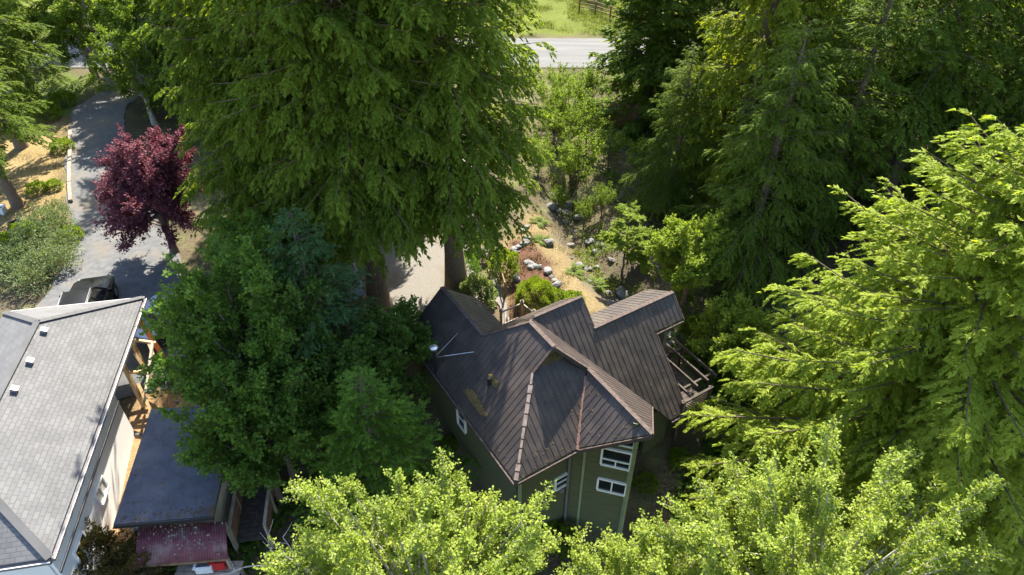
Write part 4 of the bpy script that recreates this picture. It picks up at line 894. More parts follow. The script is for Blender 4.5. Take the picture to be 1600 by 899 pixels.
# ------------------------------------------------------------------ vehicles
def car(name, label, loc, rz, paint, kind='suv'):
    o = tag(empty(name, loc, rz), label, 'car')
    Lc, Wc, Hc = (4.7, 1.88, 1.72) if kind == 'suv' else (4.4, 1.78, 1.46)
    # stations along y: (y, half width, z bottom, z shoulder)
    def loft(rows, mt, nm, par=o, smooth=True):
        """rows: list of rings (list of 3d points, equal count)"""
        mb = MB(); k = len(rows[0])
        for rg in rows: mb.v += [tuple(p) for p in rg]
        for i in range(len(rows) - 1):
            for j in range(k): mb.f.append((i * k + j, i * k + (j + 1) % k, (i + 1) * k + (j + 1) % k, (i + 1) * k + j))
        mb.f.append(tuple(range(k - 1, -1, -1))); mb.f.append(tuple((len(rows) - 1) * k + j for j in range(k)))
        ob = mb.build(nm, M[mt], par, smooth); bv = ob.modifiers.new('soft', 'BEVEL'); bv.width = .04; bv.segments = 2; bv.limit_method = 'ANGLE'; return ob
    def ring(y, w, zb, zs, zc): return [(-w * .94, y, zb), (w * .94, y, zb), (w, y, zb + .22), (w, y, zs - .12), (w * .93, y, zs), (w * .6, y, zc), (-w * .6, y, zc), (-w * .93, y, zs), (-w, y, zs - .12), (-w, y, zb + .22)]
    h = Lc / 2; w = Wc / 2; sh = .98 if kind == 'suv' else .88
    loft([ring(-h, w * .84, .42, .86, .88), ring(-h + .12, w * .95, .30, sh - .02, sh), ring(-h + .8, w, .26, sh, sh + .02), ring(0, w, .26, sh, sh + .01), ring(h - 1.35, w, .26, sh - .02, sh + .03), ring(h - .5, w * .97, .28, sh - .12, sh - .06), ring(h - .1, w * .86, .34, sh - .24, sh - .18), ring(h, w * .78, .42, sh - .34, sh - .3)], paint, 'body')
    yr, yf = (-h + .18, h - 1.45) if kind == 'suv' else (-h + .75, h - 1.45)
    def gr(y, wb_, z): return [(-wb_, y, z), (wb_, y, z)]
    # greenhouse: glass volume, then roof and pillars proud of it
    b0 = [(-w * .92, yr, sh - .02), (w * .92, yr, sh - .02), (w * .92, yf, sh - .02), (-w * .92, yf, sh - .02)]
    t0 = [(-w * .70, yr + .38, Hc - .05), (w * .70, yr + .38, Hc - .05), (w * .70, yf - .75, Hc - .05), (-w * .70, yf - .75, Hc - .05)]
    mb = MB().add(b0 + t0, [(0, 3, 2, 1), (4, 5, 6, 7), (0, 1, 5, 4), (1, 2, 6, 5), (2, 3, 7, 6), (3, 0, 4, 7)]); mb.build('glasshouse', M['car_glass'], o)
    rf = loft([[(-w * .66, yr + .30, Hc - .06), (w * .66, yr + .30, Hc - .06), (w * .6, yr + .30, Hc - .02), (-w * .6, yr + .30, Hc - .02)], [(-w * .73, yr + .42, Hc - .07), (w * .73, yr + .42, Hc - .07), (w * .64, yr + .45, Hc + .0), (-w * .64, yr + .45, Hc + .0)],
               [(-w * .73, (yr + yf) / 2 - .1, Hc - .07), (w * .73, (yr + yf) / 2 - .1, Hc - .07), (w * .64, (yr + yf) / 2 - .1, Hc + .03), (-w * .64, (yr + yf) / 2 - .1, Hc + .03)],
               [(-w * .72, yf - .78, Hc - .07), (w * .72, yf - .78, Hc - .07), (w * .62, yf - .82, Hc - .01), (-w * .62, yf - .82, Hc - .01)]], paint, 'roof')
    for s in (-1, 1):
        for f0, f1 in ((0, 0), (1, 1), (.36, .36), (.66, .64)):
            a_ = np.array(b0[1]) * (1 - f0) + np.array(b0[2]) * f0; b_ = np.array(t0[1]) * (1 - f1) + np.array(t0[2]) * f1; a_[0] *= s; b_[0] *= s
            MB().bar(a_, b_, .07, .05, (1, 0, 0)).build('pillar', M[paint], o)
        if kind == 'suv': MB().bar((s * w * .62, yr + .5, Hc + .06), (s * w * .62, yf - .9, Hc + .07), .025, .03).build('roof_rail', M['chrome'], o)
        MB().box((s * (w + .09), yf - .22, sh + .06), (.2, .1, .14)).build('mirror', M[paint], o)
        MB().box((s * w * .62, h - .13, sh - .30), (.36, .14, .12)).build('headlight', M['clear_lamp'], o); MB().box((s * w * .72, -h + .04, sh - .14), (.24, .1, .2)).build('taillight', M['red_lamp'], o)
        for y in (-h + .85, h - .92):
            t_ = MB().tube([(s * (w - .2), y, .34), (s * (w + .01), y, .34)], .34, 20).build('wheel', M['tyre'], o, True); MB().tube([(s * (w - .02), y, .34), (s * (w + .022), y, .34)], .21, 14).build('rim', M['alloy'], t_)
    return o
p = at(122, 458, 1.6); car('parked_car', 'black SUV with roof rails parked on the driveway behind the white house', (p[0], p[1], gzf(p[0], p[1]) + .05), .25, 'black_paint')
p = at(266, 478, .9); car('parked_car', 'dark blue car half hidden under the leafy tree', (p[0], p[1], gzf(p[0], p[1]) + .05), -.35, 'blue_paint', 'sedan')

# ------------------------------------------------------------------ garden, creek, fences
def ball_shrub(seed, r, n, leaf, lw=.4, flat=.85, rough_=.12, stem=.05):
    g = np.random.default_rng(seed); d = unit(g.normal(size=(n, 3))); d[:, 2] = np.where(d[:, 2] < -.35, -d[:, 2], d[:, 2]); d = unit(d)
    bump = 1 + rough_ * np.sin(d[:, 0] * 7 + seed) * np.cos(d[:, 1] * 6 + seed * 2) + rough_ * .6 * np.sin(d[:, 2] * 11 + d[:, 0] * 9)
    P = d * (r * bump * g.uniform(.72, 1.0, n) ** .5)[:, None] * [1, 1, flat] + [0, 0, r * flat * .62]
    dF = unit(d + g.normal(0, .55, (n, 3)) + [0, 0, .25]); S = perp(dF, g, roll=.8); ln = leaf * g.uniform(.6, 1.3, n)
    w = 9; o2 = unit(g.normal(size=(w, 3)) + [0, 0, .8]); b0 = np.zeros((w, 3)) + [0, 0, -.05]
    wood = [tubes_np(np.stack([b0, b0 + o2 * r * .5, b0 + o2 * r * 1.05], 1), np.tile([stem * .6, stem * .4, .008], (w, 1)), 5)]
    return wood, leaves_np(P, dF, S, ln, ln * lw, .15, .5)
def fern(seed, n=16, L_=.9, leaf=.16):
    g = np.random.default_rng(seed); az = np.arange(n) * 2.4 + g.normal(0, .3, n); Lf = L_ * g.uniform(.7, 1.15, n); el = g.uniform(.5, 1.2, n)
    o2 = np.stack([np.cos(az), np.sin(az), 0 * az], 1); m = 26; t = np.linspace(.12, 1, m)[None]
    P = o2[:, None] * (Lf[:, None] * t * np.cos(el * .7)[:, None])[..., None] + np.array([0, 0, 1.]) * (Lf[:, None] * (np.sin(el)[:, None] * t - .75 * t ** 2))[..., None]
    wood = [tubes_np(P[:, ::3], np.full((n, len(range(0, m, 3))), .008), 3)]
    tan = np.stack([-o2[:, 1], o2[:, 0], 0 * az], 1); Vs, Fs, c = [], [], 0
    for sg in (-1, 1):
        D = unit(tan[:, None] * sg + o2[:, None] * .45 + np.array([0, 0, -.15]) + g.normal(0, .1, (n, m, 3))).reshape(-1, 3); ln = (leaf * (1 - t ** 2 * .8) * np.ones((n, 1))).ravel()
        V_, F_ = leaves_np(P.reshape(-1, 3), D, perp(D, g, roll=.2), ln, ln * .35, .1, .4); Vs.append(V_); Fs.append(F_ + c); c += len(V_)
    return wood, (np.concatenate(Vs), np.concatenate(Fs))
def shrub(name, data, leafm, px, label, cat='shrub', group=None, key=None, rz=0., sc_=1.0, sz=None, z=None, stem='bark'):
    g = ground_at(*px); return plant(name, data, stem, leafm, (g[0], g[1]) if z is None else tuple(at(px[0], px[1], z)), label, cat, group, rz, sc_, sz, key, 'foliage', 'stems')
shrub('round_shrub', lambda: ball_shrub(1, .92, 16000, .085, .35), 'lime_leaf', (836, 474), 'large clipped round green shrub on the mulch bed')
shrub('variegated_shrub', lambda: ball_shrub(2, .85, 5200, .12, .6, 1.1, .22), 'variegated_leaf', (744, 478), 'pale variegated shrub left of the garden path')
shrub('leafy_shrub', lambda: ball_shrub(3, .7, 5200, .10, .5, 1.3, .25), 'lime_leaf', (787, 432), 'bright green shrub right of the garden path', key='leafsh')
shrub('tall_shrub', lambda: ball_shrub(4, .55, 3800, .10, .35, 2.0, .25), 'young_fir_leaf', (731, 440), 'tall narrow shrub beside the pale cedar trunk', sc_=1.0)
shrub('leafy_shrub', None, 'lime_leaf', (756, 398), 'small leafy shrub at the far end of the garden path', key='leafsh', rz=2, sc_=.8)
shrub('low_shrub', lambda: ball_shrub(6, .5, 2600, .08, .5, .7, .2), 'mid_leaf', (868, 470), 'low shrub next to the rocks behind the round shrub', key='lowsh')
shrub('low_shrub', None, 'mid_leaf', (893, 476), 'low shrub between the two gables of the house', key='lowsh', rz=1, sc_=1.1)
GF = 'ferns along the creek bank'
shrub('fern', lambda: fern(1), 'mid_leaf', (846, 377), 'fern at the top of the creek bank above the garden rocks', 'fern', GF, 'fern')
shrub('fern', None, 'mid_leaf', (896, 426), 'fern half way along the dry creek bank', 'fern', GF, 'fern', 1.0, 1.1)
shrub('fern', None, 'mid_leaf', (929, 448), 'fern on the creek bank nearest the house', 'fern', GF, 'fern', 2.0, 1.25)
shrub('fern', None, 'mid_leaf', (843, 348), 'fern under the cedar branch ends by the creek', 'fern', GF, 'fern', 3.0, 1.0)
plant('sapling', lambda: conifer(81, 4.0, 1.25, nb=17, slope=.2, droop=.2, upturn=.05, blen=.34, bpitch=-.05, nper=14, nfr=13, flen=.15, fwid=.07, prof=.7, tr=.06, hang=.12, cb=.25), 'bark', 'lime_leaf', ground_at(972, 425)[:2], 'lime green sapling standing alone right of the creek')
plant('maple_tree', lambda: broadleaf(82, 5.0, (2.0, 1.8, 1.9), nl=40, ntw=20, nlv=26, leaf=.13, lw=.8, tr=.1, twig=.6), 'bark', 'lime_leaf', (8.3, 25.6), 'bright green leafy tree behind the right gable of the house', key='limet')
plant('maple_tree', None, 'bark', 'lime_leaf', (9.6, 22.0), 'leafy tree right of the pergola in shade', key='limet', rz=2, sc_=.85)
plant('maple_tree', None, 'bark', 'lime_leaf', (11.3, 18.6), 'low leafy tree between pergola and big lit cedar', key='limet', rz=4, sc_=.62)
plant('hazel_tree', lambda: broadleaf(83, 4.2, (1.4, 1.4, 1.5), nl=15, ntw=12, nlv=18, leaf=.12, lw=.7, tr=.06, twig=.55, trunk_top=.3), 'bark', 'mid_leaf', ground_at(900, 300)[:2], 'yellow-green thin leaved small tree above the creek', key='hazel')
GB = 'bushes between the road and the creek'
for i, (x, y, k, s_, lb) in enumerate([(885, 208, 'hazel', .95, 'bush at the foot of the road opening, just below the road'), (915, 232, 'hazel', .85, 'bush between the road opening and the dark conical conifer'), (860, 190, 'hazel', .8, 'bush touching the right edge of the cedars below the road'), (842, 268, 'hazel', .65, 'bush beside the cedar edge above the creek'), (950, 262, 'hazel', .7, 'bush in front of the brown board fence'), (905, 175, 'hazel', .8, 'uppermost bush, right at the near side of the road'), (1000, 290, 'hazel', .75, 'bush right of the fallen logs'), (872, 158, 'hazel', .7, 'bush at the cedar edge right under the road'), (925, 165, 'hazel', .75, 'bush at the road edge beside the dark conifer'), (888, 240, 'hazel', .8, 'bush half way between the road and the creek'), (865, 225, 'hazel', .75, 'bush against the cedar branches below the road'), (872, 330, 'hazel', .42, 'small bush on the left side of the creek'), (912, 352, 'hazel', .45, 'small bush on the right side of the creek opposite the fern'), (940, 335, 'hazel', .5, 'small bush between the silvery shrub and the sapling'), (890, 285, 'hazel', .55, 'small bush at the upper end of the creek')]):
    shrub('bush', None, 'mid_leaf', (x, y), lb, 'bush', GB, k, i * 1.3, s_)
shrub('silver_shrub', lambda: ball_shrub(9, .65, 2100, .10, .4, 1.05, .5), 'grey_leaf', (921, 318), 'pale silvery shrub beside the creek', key='silver')
# rocks
def rock_mesh(seed, mt):
    bm = bmesh.new(); bmesh.ops.create_icosphere(bm, subdivisions=2, radius=1); g = np.random.default_rng(seed); pl_ = unit(g.normal(size=(9, 3))); dd = g.uniform(.55, .9, 9)
    for v in bm.verts:
        c = np.array(v.co)
        for n_, d_ in zip(pl_, dd):
            k = c @ n_
            if k > d_: c = c - n_ * (k - d_)
        v.co = c * (1 + g.normal(0, .035))
    me = bpy.data.meshes.new('rock'); bm.to_mesh(me); bm.free(); me.materials.append(M[mt]); return me
rk = [rock_mesh(i, 'rock') for i in range(5)]; dk = [rock_mesh(i + 9, 'dark_rock') for i in range(4)]
g = np.random.default_rng(4)
def rock(px, r_, mesh, label, group, sink=.35):
    p = ground_at(*px); o = link('rock', mesh, None, (p[0], p[1], p[2] + r_ * (.5 - sink))); o.scale = (r_ * g.uniform(.8, 1.4), r_ * g.uniform(.7, 1.1), r_ * g.uniform(.5, .8)); o.rotation_euler = (g.uniform(-.3, .3), g.uniform(-.3, .3), g.uniform(0, 6.28)); return tag(o, label, 'rock', group)
for x, y, r_ in [(803, 390, .22), (810, 387, .22), (817, 383, .24), (822, 379, .2), (825, 372, .18), (806, 396, .2), (822, 411, .22), (828, 413, .26), (834, 416, .24), (829, 419, .22), (843, 419, .22), (855, 424, .30), (806, 437, .30), (803, 415, .2), (871, 447, .32), (866, 440, .2), (862, 434, .16), (818, 362, .2), (824, 355, .18)]:
    rock((x, y), r_, rk[int(g.integers(5))], 'pale grey rock edging the mulch bed', 'garden bed rocks')
for i in range(64):
    t = g.random(); k = int(t * 4); f_ = t * 4 - k; (ax_, ay_), (bx_, by_) = CREEK[k], CREEK[k + 1]
    x, y = ax_ + (bx_ - ax_) * f_ + g.normal(0, .75), ay_ + (by_ - ay_) * f_ + g.normal(0, .4); r_ = g.uniform(.12, .38) * (1.2 if g.random() < .2 else .8)
    o = link('rock', (rk + dk)[int(g.integers(9))], None, (x, y, gzf(x, y) + r_ * .1)); o.scale = (r_ * g.uniform(.8, 1.4), r_, r_ * g.uniform(.5, .9)); o.rotation_euler = (g.uniform(-.3, .3), g.uniform(-.3, .3), g.uniform(0, 6.28)); tag(o, 'rough stone in the shaded creek bed', 'rock', 'creek bed stones')
# handrail along the path
def fence_line(name, pts, label, cat, post_h=.95, pw=.09, rails=(.9, .5), mt='brown_wood', rail_mt=None, extra=None, cap_=False):
    o = tag(empty(name, tuple(pts[0])), label, cat); org = np.array(o.location)
    for p in pts:
        ps = wb(MB().box((p[0], p[1], p[2] + post_h / 2 - .1), (pw, pw, post_h + .2)), 'post', mt, o, org)
        if cap_: wb(MB().box((p[0], p[1], p[2] + post_h + .03), (pw * 1.35, pw * 1.35, .05)).tube([(p[0], p[1], p[2] + post_h + .05), (p[0], p[1], p[2] + post_h + .12), (p[0], p[1], p[2] + post_h + .16)], [pw * .5, pw * .55, pw * .2], 8), 'post_cap', 'old_wood', ps, org)
    for a_, b_ in zip(pts[:-1], pts[1:]):
        for z in rails: wb(MB().bar(np.array(a_) + (0, 0, z), np.array(b_) + (0, 0, z), .05, .07), 'rail', rail_mt or mt, o, org)
        if extra:
            n_ = max(2, int(np.linalg.norm(np.array(b_) - a_) / extra))
            for i in range(1, n_): q = np.array(a_) + (np.array(b_) - a_) * i / n_; wb(MB().bar(q + (0, 0, rails[-1]), q + (0, 0, rails[0]), .03), 'baluster', rail_mt or mt, o, org)
    return o
fence_line('path_handrail', [ground_at(*p) for p in [(769, 398), (775, 418), (782, 440), (789, 464)]], 'brown wooden handrail along the right side of the garden path', 'handrail', mt='brown_wood')
p1, p2, p3 = at(782.7, 485, 1.05), at(815.7, 471, 1.05), at(834, 490, .9)
fence_line('entry_railing', [(p[0], p[1], 0.0) for p in (p1, p2, p3)], 'orange-brown entry railing with capped posts behind the house', 'railing', 1.0, .13, (.92, .12), 'orange_wood', 'old_wood', .16, True)
# brown board fence by the dark conifer and farm fence on the meadow
bf0, bf1 = ground_at(950, 200), ground_at(1028, 203)
bf = tag(empty('board_fence', tuple(bf0)), 'brown vertical board fence below the dark conical conifer', 'fence'); BO = np.array(bf.location); nbd = 24
for i in range(nbd):
    p = bf0 + (bf1 - bf0) * (i + .5) / nbd; d = (bf1 - bf0); w_ = np.linalg.norm(d) / nbd - .012; d = d / np.linalg.norm(d); hh = 1.75 + g.uniform(-.04, .04)
    wb(MB().box((p[0], p[1], p[2] + hh / 2 - .1), (w_, .03, hh + .2), (d * (1, 1, 0), np.array([-d[1], d[0], 0]), (0, 0, 1))), 'board', 'brown_wood', bf, BO)
for z in (.4, 1.4): wb(MB().bar(bf0 + (0, .05, z), bf1 + (0, .05, z), .05, .09), 'rail', 'brown_wood', bf, BO)
fence_line('farm_fence', [ground_at(x, y) for x, y in [(905, 17), (930, 22), (953, 30), (972, 37)]], 'dark post and rail fence on the meadow across the road', 'fence', 1.2, .13, (1.1, .75, .4), 'brown_wood')
GL = 'fallen logs by the creek'
for (a_, b_, r_, lb) in [((978, 332), (1030, 318), .16, 'lower dark fallen log right of the creek'), ((985, 318), (1022, 310), .12, 'upper dark fallen log right of the creek'), ((990, 340), (1035, 334), .11, 'thin fallen log closest to the lime green sapling')]:
    a3, b3 = ground_at(*a_), ground_at(*b_); o = MB().tube([a3 + (0, 0, r_ * .8), (a3 + b3) / 2 + (0, 0, r_ * .9), b3 + (0, 0, r_ * .7)], [r_, r_ * .95, r_ * .8], 10).build('log', M['bark'], None, True); tag(o, lb, 'log', GL)
# small slatted woodshed with pale metal roof behind the spruce
q = [at(519, 407, 1.75), at(556, 411, 1.75), at(572, 462, 1.55), at(538, 473, 1.55)]
ws = tag(empty('woodshed', (*((q[0] + q[2]) / 2)[:2], gzf(*((q[0] + q[2]) / 2)[:2]))), 'small slatted woodshed with pale metal roof beside the cedar trunk', 'shed'); WSO = np.array(ws.location)
nr = np.cross(q[1] - q[0], q[2] - q[1]); nr = nr / np.linalg.norm(nr); 
if nr[2] < 0: nr = -nr
for i in range(7):
    f0, f1 = i / 7, (i + .985) / 7; poly = [q[0] * (1 - f0) + q[1] * f0, q[0] * (1 - f1) + q[1] * f1, q[3] * (1 - f1) + q[2] * f1, q[3] * (1 - f0) + q[2] * f0]
    if np.cross(poly[1] - poly[0], poly[2] - poly[1])[2] < 0: poly = poly[::-1]
    mb = MB().prism(poly, nr * .03); mb.bar(q[0] * (1 - f0) + q[1] * f0 + nr * .02, q[3] * (1 - f0) + q[2] * f0 + nr * .02, .03, .04, nr); wb(mb, 'roof_panel', 'pale_roof_metal', ws, WSO)
for p in q: wb(MB().bar((p[0] * .97 + q[0][0] * .03, p[1], gzf(p[0], p[1]) - .2), (p[0], p[1], p[2] - .05), .1), 'post', 'orange_wood', ws, WSO)
for i in range(8): wb(MB().bar(q[3] * (1, 1, 0) + (0, 0, .05 + i * .185), q[2] * (1, 1, 0) + (0, 0, .05 + i * .185), .025, .14), 'slat', 'orange_wood', ws, WSO); wb(MB().bar(q[2] * (1, 1, 0) + (0, .02, .05 + i * .185), q[1] * (1, 1, 0) + (0, -.02, .05 + i * .185), .025, .14), 'slat', 'orange_wood', ws, WSO)
# wooden walkway between shed and house
wk0, wk1 = at(415, 700, -.7), at(395, 845, -.9)
wk = tag(empty('walkway', (*wk1[:2], gzf(*wk1[:2]))), 'weathered wooden walkway with side rails right of the red lean-to', 'walkway'); KO = np.array(wk.location); dk_ = (wk1 - wk0); wl_ = np.linalg.norm(dk_); dk_ /= wl_; sk_ = np.cross(dk_, (0, 0, 1.)); sk_ /= np.linalg.norm(sk_); nn_ = int(wl_ / .17)
for i in range(nn_): wb(MB().box(wk0 + dk_ * (i + .5) * wl_ / nn_, (wl_ / nn_ - .015, 1.1, .04), (dk_, sk_, np.cross(dk_, -sk_))), 'plank', 'dark_wood', wk, KO)
for s in (-1, 1):
    for i in range(4): p = wk0 + dk_ * wl_ * i / 3 + sk_ * s * .6; wb(MB().box((p[0], p[1], p[2] - .1), (.09, .09, 2.0)), 'post', 'old_wood', wk, KO)
    wb(MB().bar(wk0 + sk_ * s * .6 + (0, 0, .92), wk1 + sk_ * s * .6 + (0, 0, .92), .11, .05), 'rail', 'old_wood', wk, KO)
    if s > 0 or True:
        for i in range(4): wb(MB().bar(wk0 + sk_ * s * .58 + (0, 0, .12 + i * .2), wk1 + sk_ * s * .58 + (0, 0, .12 + i * .2), .02, .18), 'side_board', 'brown_wood', wk, KO)
# left bank: log edging, tyre, bucket, shrubs
e0, e1 = ground_at(111, 208), ground_at(112, 318)
o = empty('timber_edging', tuple(e0)); tag(o, 'old timber edging between the dry bank and the driveway', 'edging'); EO = np.array(o.location)
for i in range(5): a_, b_ = e0 + (e1 - e0) * i / 5, e0 + (e1 - e0) * (i + .97) / 5; wb(MB().bar((a_[0], a_[1], gzf(a_[0], a_[1]) + .1), (b_[0], b_[1], gzf(b_[0], b_[1]) + .1), .2, .26), 'timber', 'old_wood', o, EO)
p = ground_at(25, 352); bm = bmesh.new(); me = bpy.data.meshes.new('tyre_ring'); mb = MB(); ptn = 20
for i in range(ptn):
    t = 2 * math.pi * i / ptn
    for k in range(8): a2 = 2 * math.pi * k / 8; mb.v.append(((.30 + .09 * math.cos(a2)) * math.cos(t), (.30 + .09 * math.cos(a2)) * math.sin(t), .1 + .09 * math.sin(a2)))
for i in range(ptn):
    for k in range(8): mb.f.append((i * 8 + k, ((i + 1) % ptn) * 8 + k, ((i + 1) % ptn) * 8 + (k + 1) % 8, i * 8 + (k + 1) % 8))
o = mb.build('old_tyre', M['tyre'], None, True); o.location = tuple(p); tag(o, 'old black tyre lying on the dry bank at the left edge', 'tyre')
p = ground_at(3, 334); o = tub('white_bucket', tuple(p), .5, .4, .4, 'white_plastic', 'white container on the dry bank at the left edge', 'container')
GS = 'pale flowering shrubs between the dry bank and the driveway'
for i, (x, y, s_) in enumerate([(70, 352, 1.0), (95, 365, 1.2), (60, 385, 1.3), (100, 395, 1.2), (35, 415, 1.4), (75, 425, 1.35), (105, 420, 1.1), (20, 440, 1.3), (55, 450, 1.2), (92, 340, .9)]):
    shrub('flowering_shrub', None, 'grey_leaf', (x, y), ['uppermost flowering shrub of the left bank, next to the driveway edge', 'large flowering shrub touching the driveway above the black SUV', 'flowering shrub in the middle of the left bank thicket', 'flowering shrub at the driveway edge behind the black SUV', 'flowering shrub near the left edge above the white house roof', 'flowering shrub just above the white house roof, left of the SUV', 'flowering shrub against the left side of the black SUV', 'lowest flowering shrub at the left edge of the frame', 'flowering shrub touching the far hip of the white house roof', 'small flowering shrub below the timber edging'][i], 'shrub', GS, 'silver', i * 1.1, s_ * .95)
GT = 'green bank shrubs'
for i, (x, y, s_) in enumerate([(45, 372, 1.2), (110, 375, 1.0), (15, 395, 1.3), (85, 295, .7), (100, 235, 1.0), (60, 300, .8), (45, 170, 1.6), (75, 185, 1.4), (20, 180, 1.6), (100, 165, 1.3)]):
    shrub('bank_shrub', None, 'mid_leaf', (x, y), ['green shrub among the pale flowering shrubs on the left bank', 'green shrub at the driveway edge among the flowering shrubs', 'green shrub at the left edge beside the flowering thicket', 'small green shrub beside the timber edging', 'green shrub at the upper end of the timber edging', 'small green shrub alone on the dry bank', 'low green shrub behind the left leaning trunks, left one', 'low green shrub near the road end of the driveway', 'leftmost low green shrub above the dry bank', 'low green shrub just below the far road'][i], 'shrub', GT, 'lowsh', i * .7, s_ * 1.3)
shrub('reddish_shrub', lambda: ball_shrub(12, 1.35, 7000, .13, .55, 1.0, .3), 'reddish_leaf', (150, 899), 'reddish green shrub at the bottom left in front of the white house', z=-1.3, key='redsh', sc_=.85)
shrub('reddish_shrub', None, 'reddish_leaf', (222, 912), 'reddish shrub at the bottom edge in front of the red lean-to', z=-1.3, key='redsh', rz=2, sc_=.75)
# planks and stones left between the white house and the shed
for i, (x, y, x2, y2) in enumerate([(188, 700, 172, 745), (200, 672, 194, 700), (176, 762, 168, 800), (166, 790, 163, 812)]):
    a3, b3 = ground_at(x, y), ground_at(x2, y2); o = MB().bar(a3 + (0, 0, .06), b3 + (0, 0, .08), .2, .04).build('loose_board', M['old_wood']); tag(o, ['longest loose board lying in the gap beside the white house', 'short loose board near the dug pit', 'loose board in the gap under the white house window', 'loose board at the shed corner'][i], 'board', 'boards in the gap beside the white house')
for i in range(22):
    t = g.random(); x, y = -15.1 + 1.0 * t + g.normal(0, .3), 20.4 - 6.5 * t + g.normal(0, .25); r_ = g.uniform(.08, .24); o = link('rock', rk[int(g.integers(5))], None, (x, y, gzf(x, y) + r_ * .2)); o.scale = (r_, r_ * .8, r_ * .7); tag(o, 'loose stone in the dug gap beside the white house', 'rock', 'stones in the dug gap')
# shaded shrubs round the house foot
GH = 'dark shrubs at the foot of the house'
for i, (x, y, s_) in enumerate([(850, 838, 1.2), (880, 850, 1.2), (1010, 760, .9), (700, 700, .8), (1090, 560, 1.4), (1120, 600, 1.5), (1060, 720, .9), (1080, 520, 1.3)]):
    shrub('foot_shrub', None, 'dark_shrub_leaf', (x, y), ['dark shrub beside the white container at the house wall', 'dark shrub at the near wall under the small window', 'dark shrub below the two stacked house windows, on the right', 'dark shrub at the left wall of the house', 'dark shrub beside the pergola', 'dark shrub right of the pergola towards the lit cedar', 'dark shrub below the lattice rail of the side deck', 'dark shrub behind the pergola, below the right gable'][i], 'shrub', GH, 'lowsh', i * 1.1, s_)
p = ground_at(862, 806); o = tub('white_bin', tuple(p), .5, .5, .5, 'white_plastic', 'white container standing by the near house wall', 'container')

# ------------------------------------------------------------------ uncountable ground cover
def scatter(name, polys, n, leafm, leaf, lw, hgt, label, cat, seed, clump=1.2, upright=.5):
    g = np.random.default_rng(seed); P = []
    for poly in polys:
        poly = np.array(poly); lo, hi = poly.min(0), poly.max(0); q = lo + (hi - lo) * g.random((int(n * 1.0), 2)); ins = np.zeros(len(q), bool)
        for i in range(len(poly)):
            (ax_, ay_), (bx_, by_) = poly[i], poly[(i + 1) % len(poly)]; c = (ay_ > q[:, 1]) != (by_ > q[:, 1]); ins ^= c & (q[:, 0] < (bx_ - ax_) * (q[:, 1] - ay_) / (by_ - ay_ + 1e-12) + ax_)
        P.append(q[ins])
    P = np.concatenate(P); den = vnoise(P[:, 0], P[:, 1], clump, seed) + .5 * vnoise(P[:, 0], P[:, 1], clump * .4, seed + 1); P = P[den > .62 + .25 * g.random(len(P))]
    k = len(P); z = gz(P[:, 0], P[:, 1]) + hgt * g.random(k) ** 1.5 * vnoise(P[:, 0], P[:, 1], clump, seed + 5) * 1.6
    dF = unit(g.normal(0, 1, (k, 3)) * [1, 1, .4] + [0, 0, upright]); S = perp(dF, g, roll=.7); ln = leaf * g.uniform(.6, 1.4, k)
    V_, F_ = leaves_np(np.stack([P[:, 0], P[:, 1], z], 1), dF, S, ln, ln * lw, .15, .5); o = link(name, npmesh(name, V_, F_, M[leafm])); return tag(o, label, cat, kind='stuff')
scatter('undergrowth', [[(7, 22), (34, 22), (36, 52), (6, 52), (5.5, 34), (8, 28)], [(4, 8), (18, 8), (18, 22), (9, 22), (6, 15)]], 46000, 'dark_shrub_leaf', .20, .6, .7, 'low dark undergrowth on the floor of the right-hand wood', 'undergrowth', 3)
scatter('undergrowth', [[(-12, 11), (-1.5, 11), (-4.5, 20), (-9, 24), (-13, 24)], [(-16, 30), (-9.5, 30), (-9.5, 54), (-25, 54)], [(-1.5, 8), (7, 8), (7, 13.5), (-1.5, 13.5)]], 26000, 'dark_shrub_leaf', .18, .6, .5, 'low dark undergrowth beneath the trees left of the house', 'undergrowth', 4)
scatter('bank_grass', [[(-42, 27), (-24.5, 27), (-26.6, 36), (-30.5, 44), (-42, 46)]], 40000, 'dry_grass', .16, .12, .05, 'dry yellow grass on the left bank', 'grass', 5, 1.0, 1.2)
scatter('creek_grass', [[(-.2, 23), (-.2, 31), (1.2, 34), (3.2, 33), (4.6, 29), (6.8, 25), (6.5, 22.5)]], 16000, 'dry_grass', .15, .12, .05, 'dry grass on the creek bank and garden verge', 'grass', 6, .8, 1.2)
scatter('creek_weeds', [[(2.4, 38), (4.6, 38), (7.5, 30), (9.5, 24), (7, 23), (5, 27), (3.4, 30.5)], [(-1, 36), (9, 36), (10, 53.5), (-4, 53.5)]], 22000, 'mid_leaf', .13, .4, .3, 'weeds and low plants along the creek', 'weeds', 7, .9, .9)
scatter('meadow_grass', [[(-4, 61.6), (16, 61.6), (16, 80), (-4, 80)]], 42000, 'green_grass', .26, .14, .06, 'green meadow grass across the road', 'grass', 8, 1.5, 1.2)
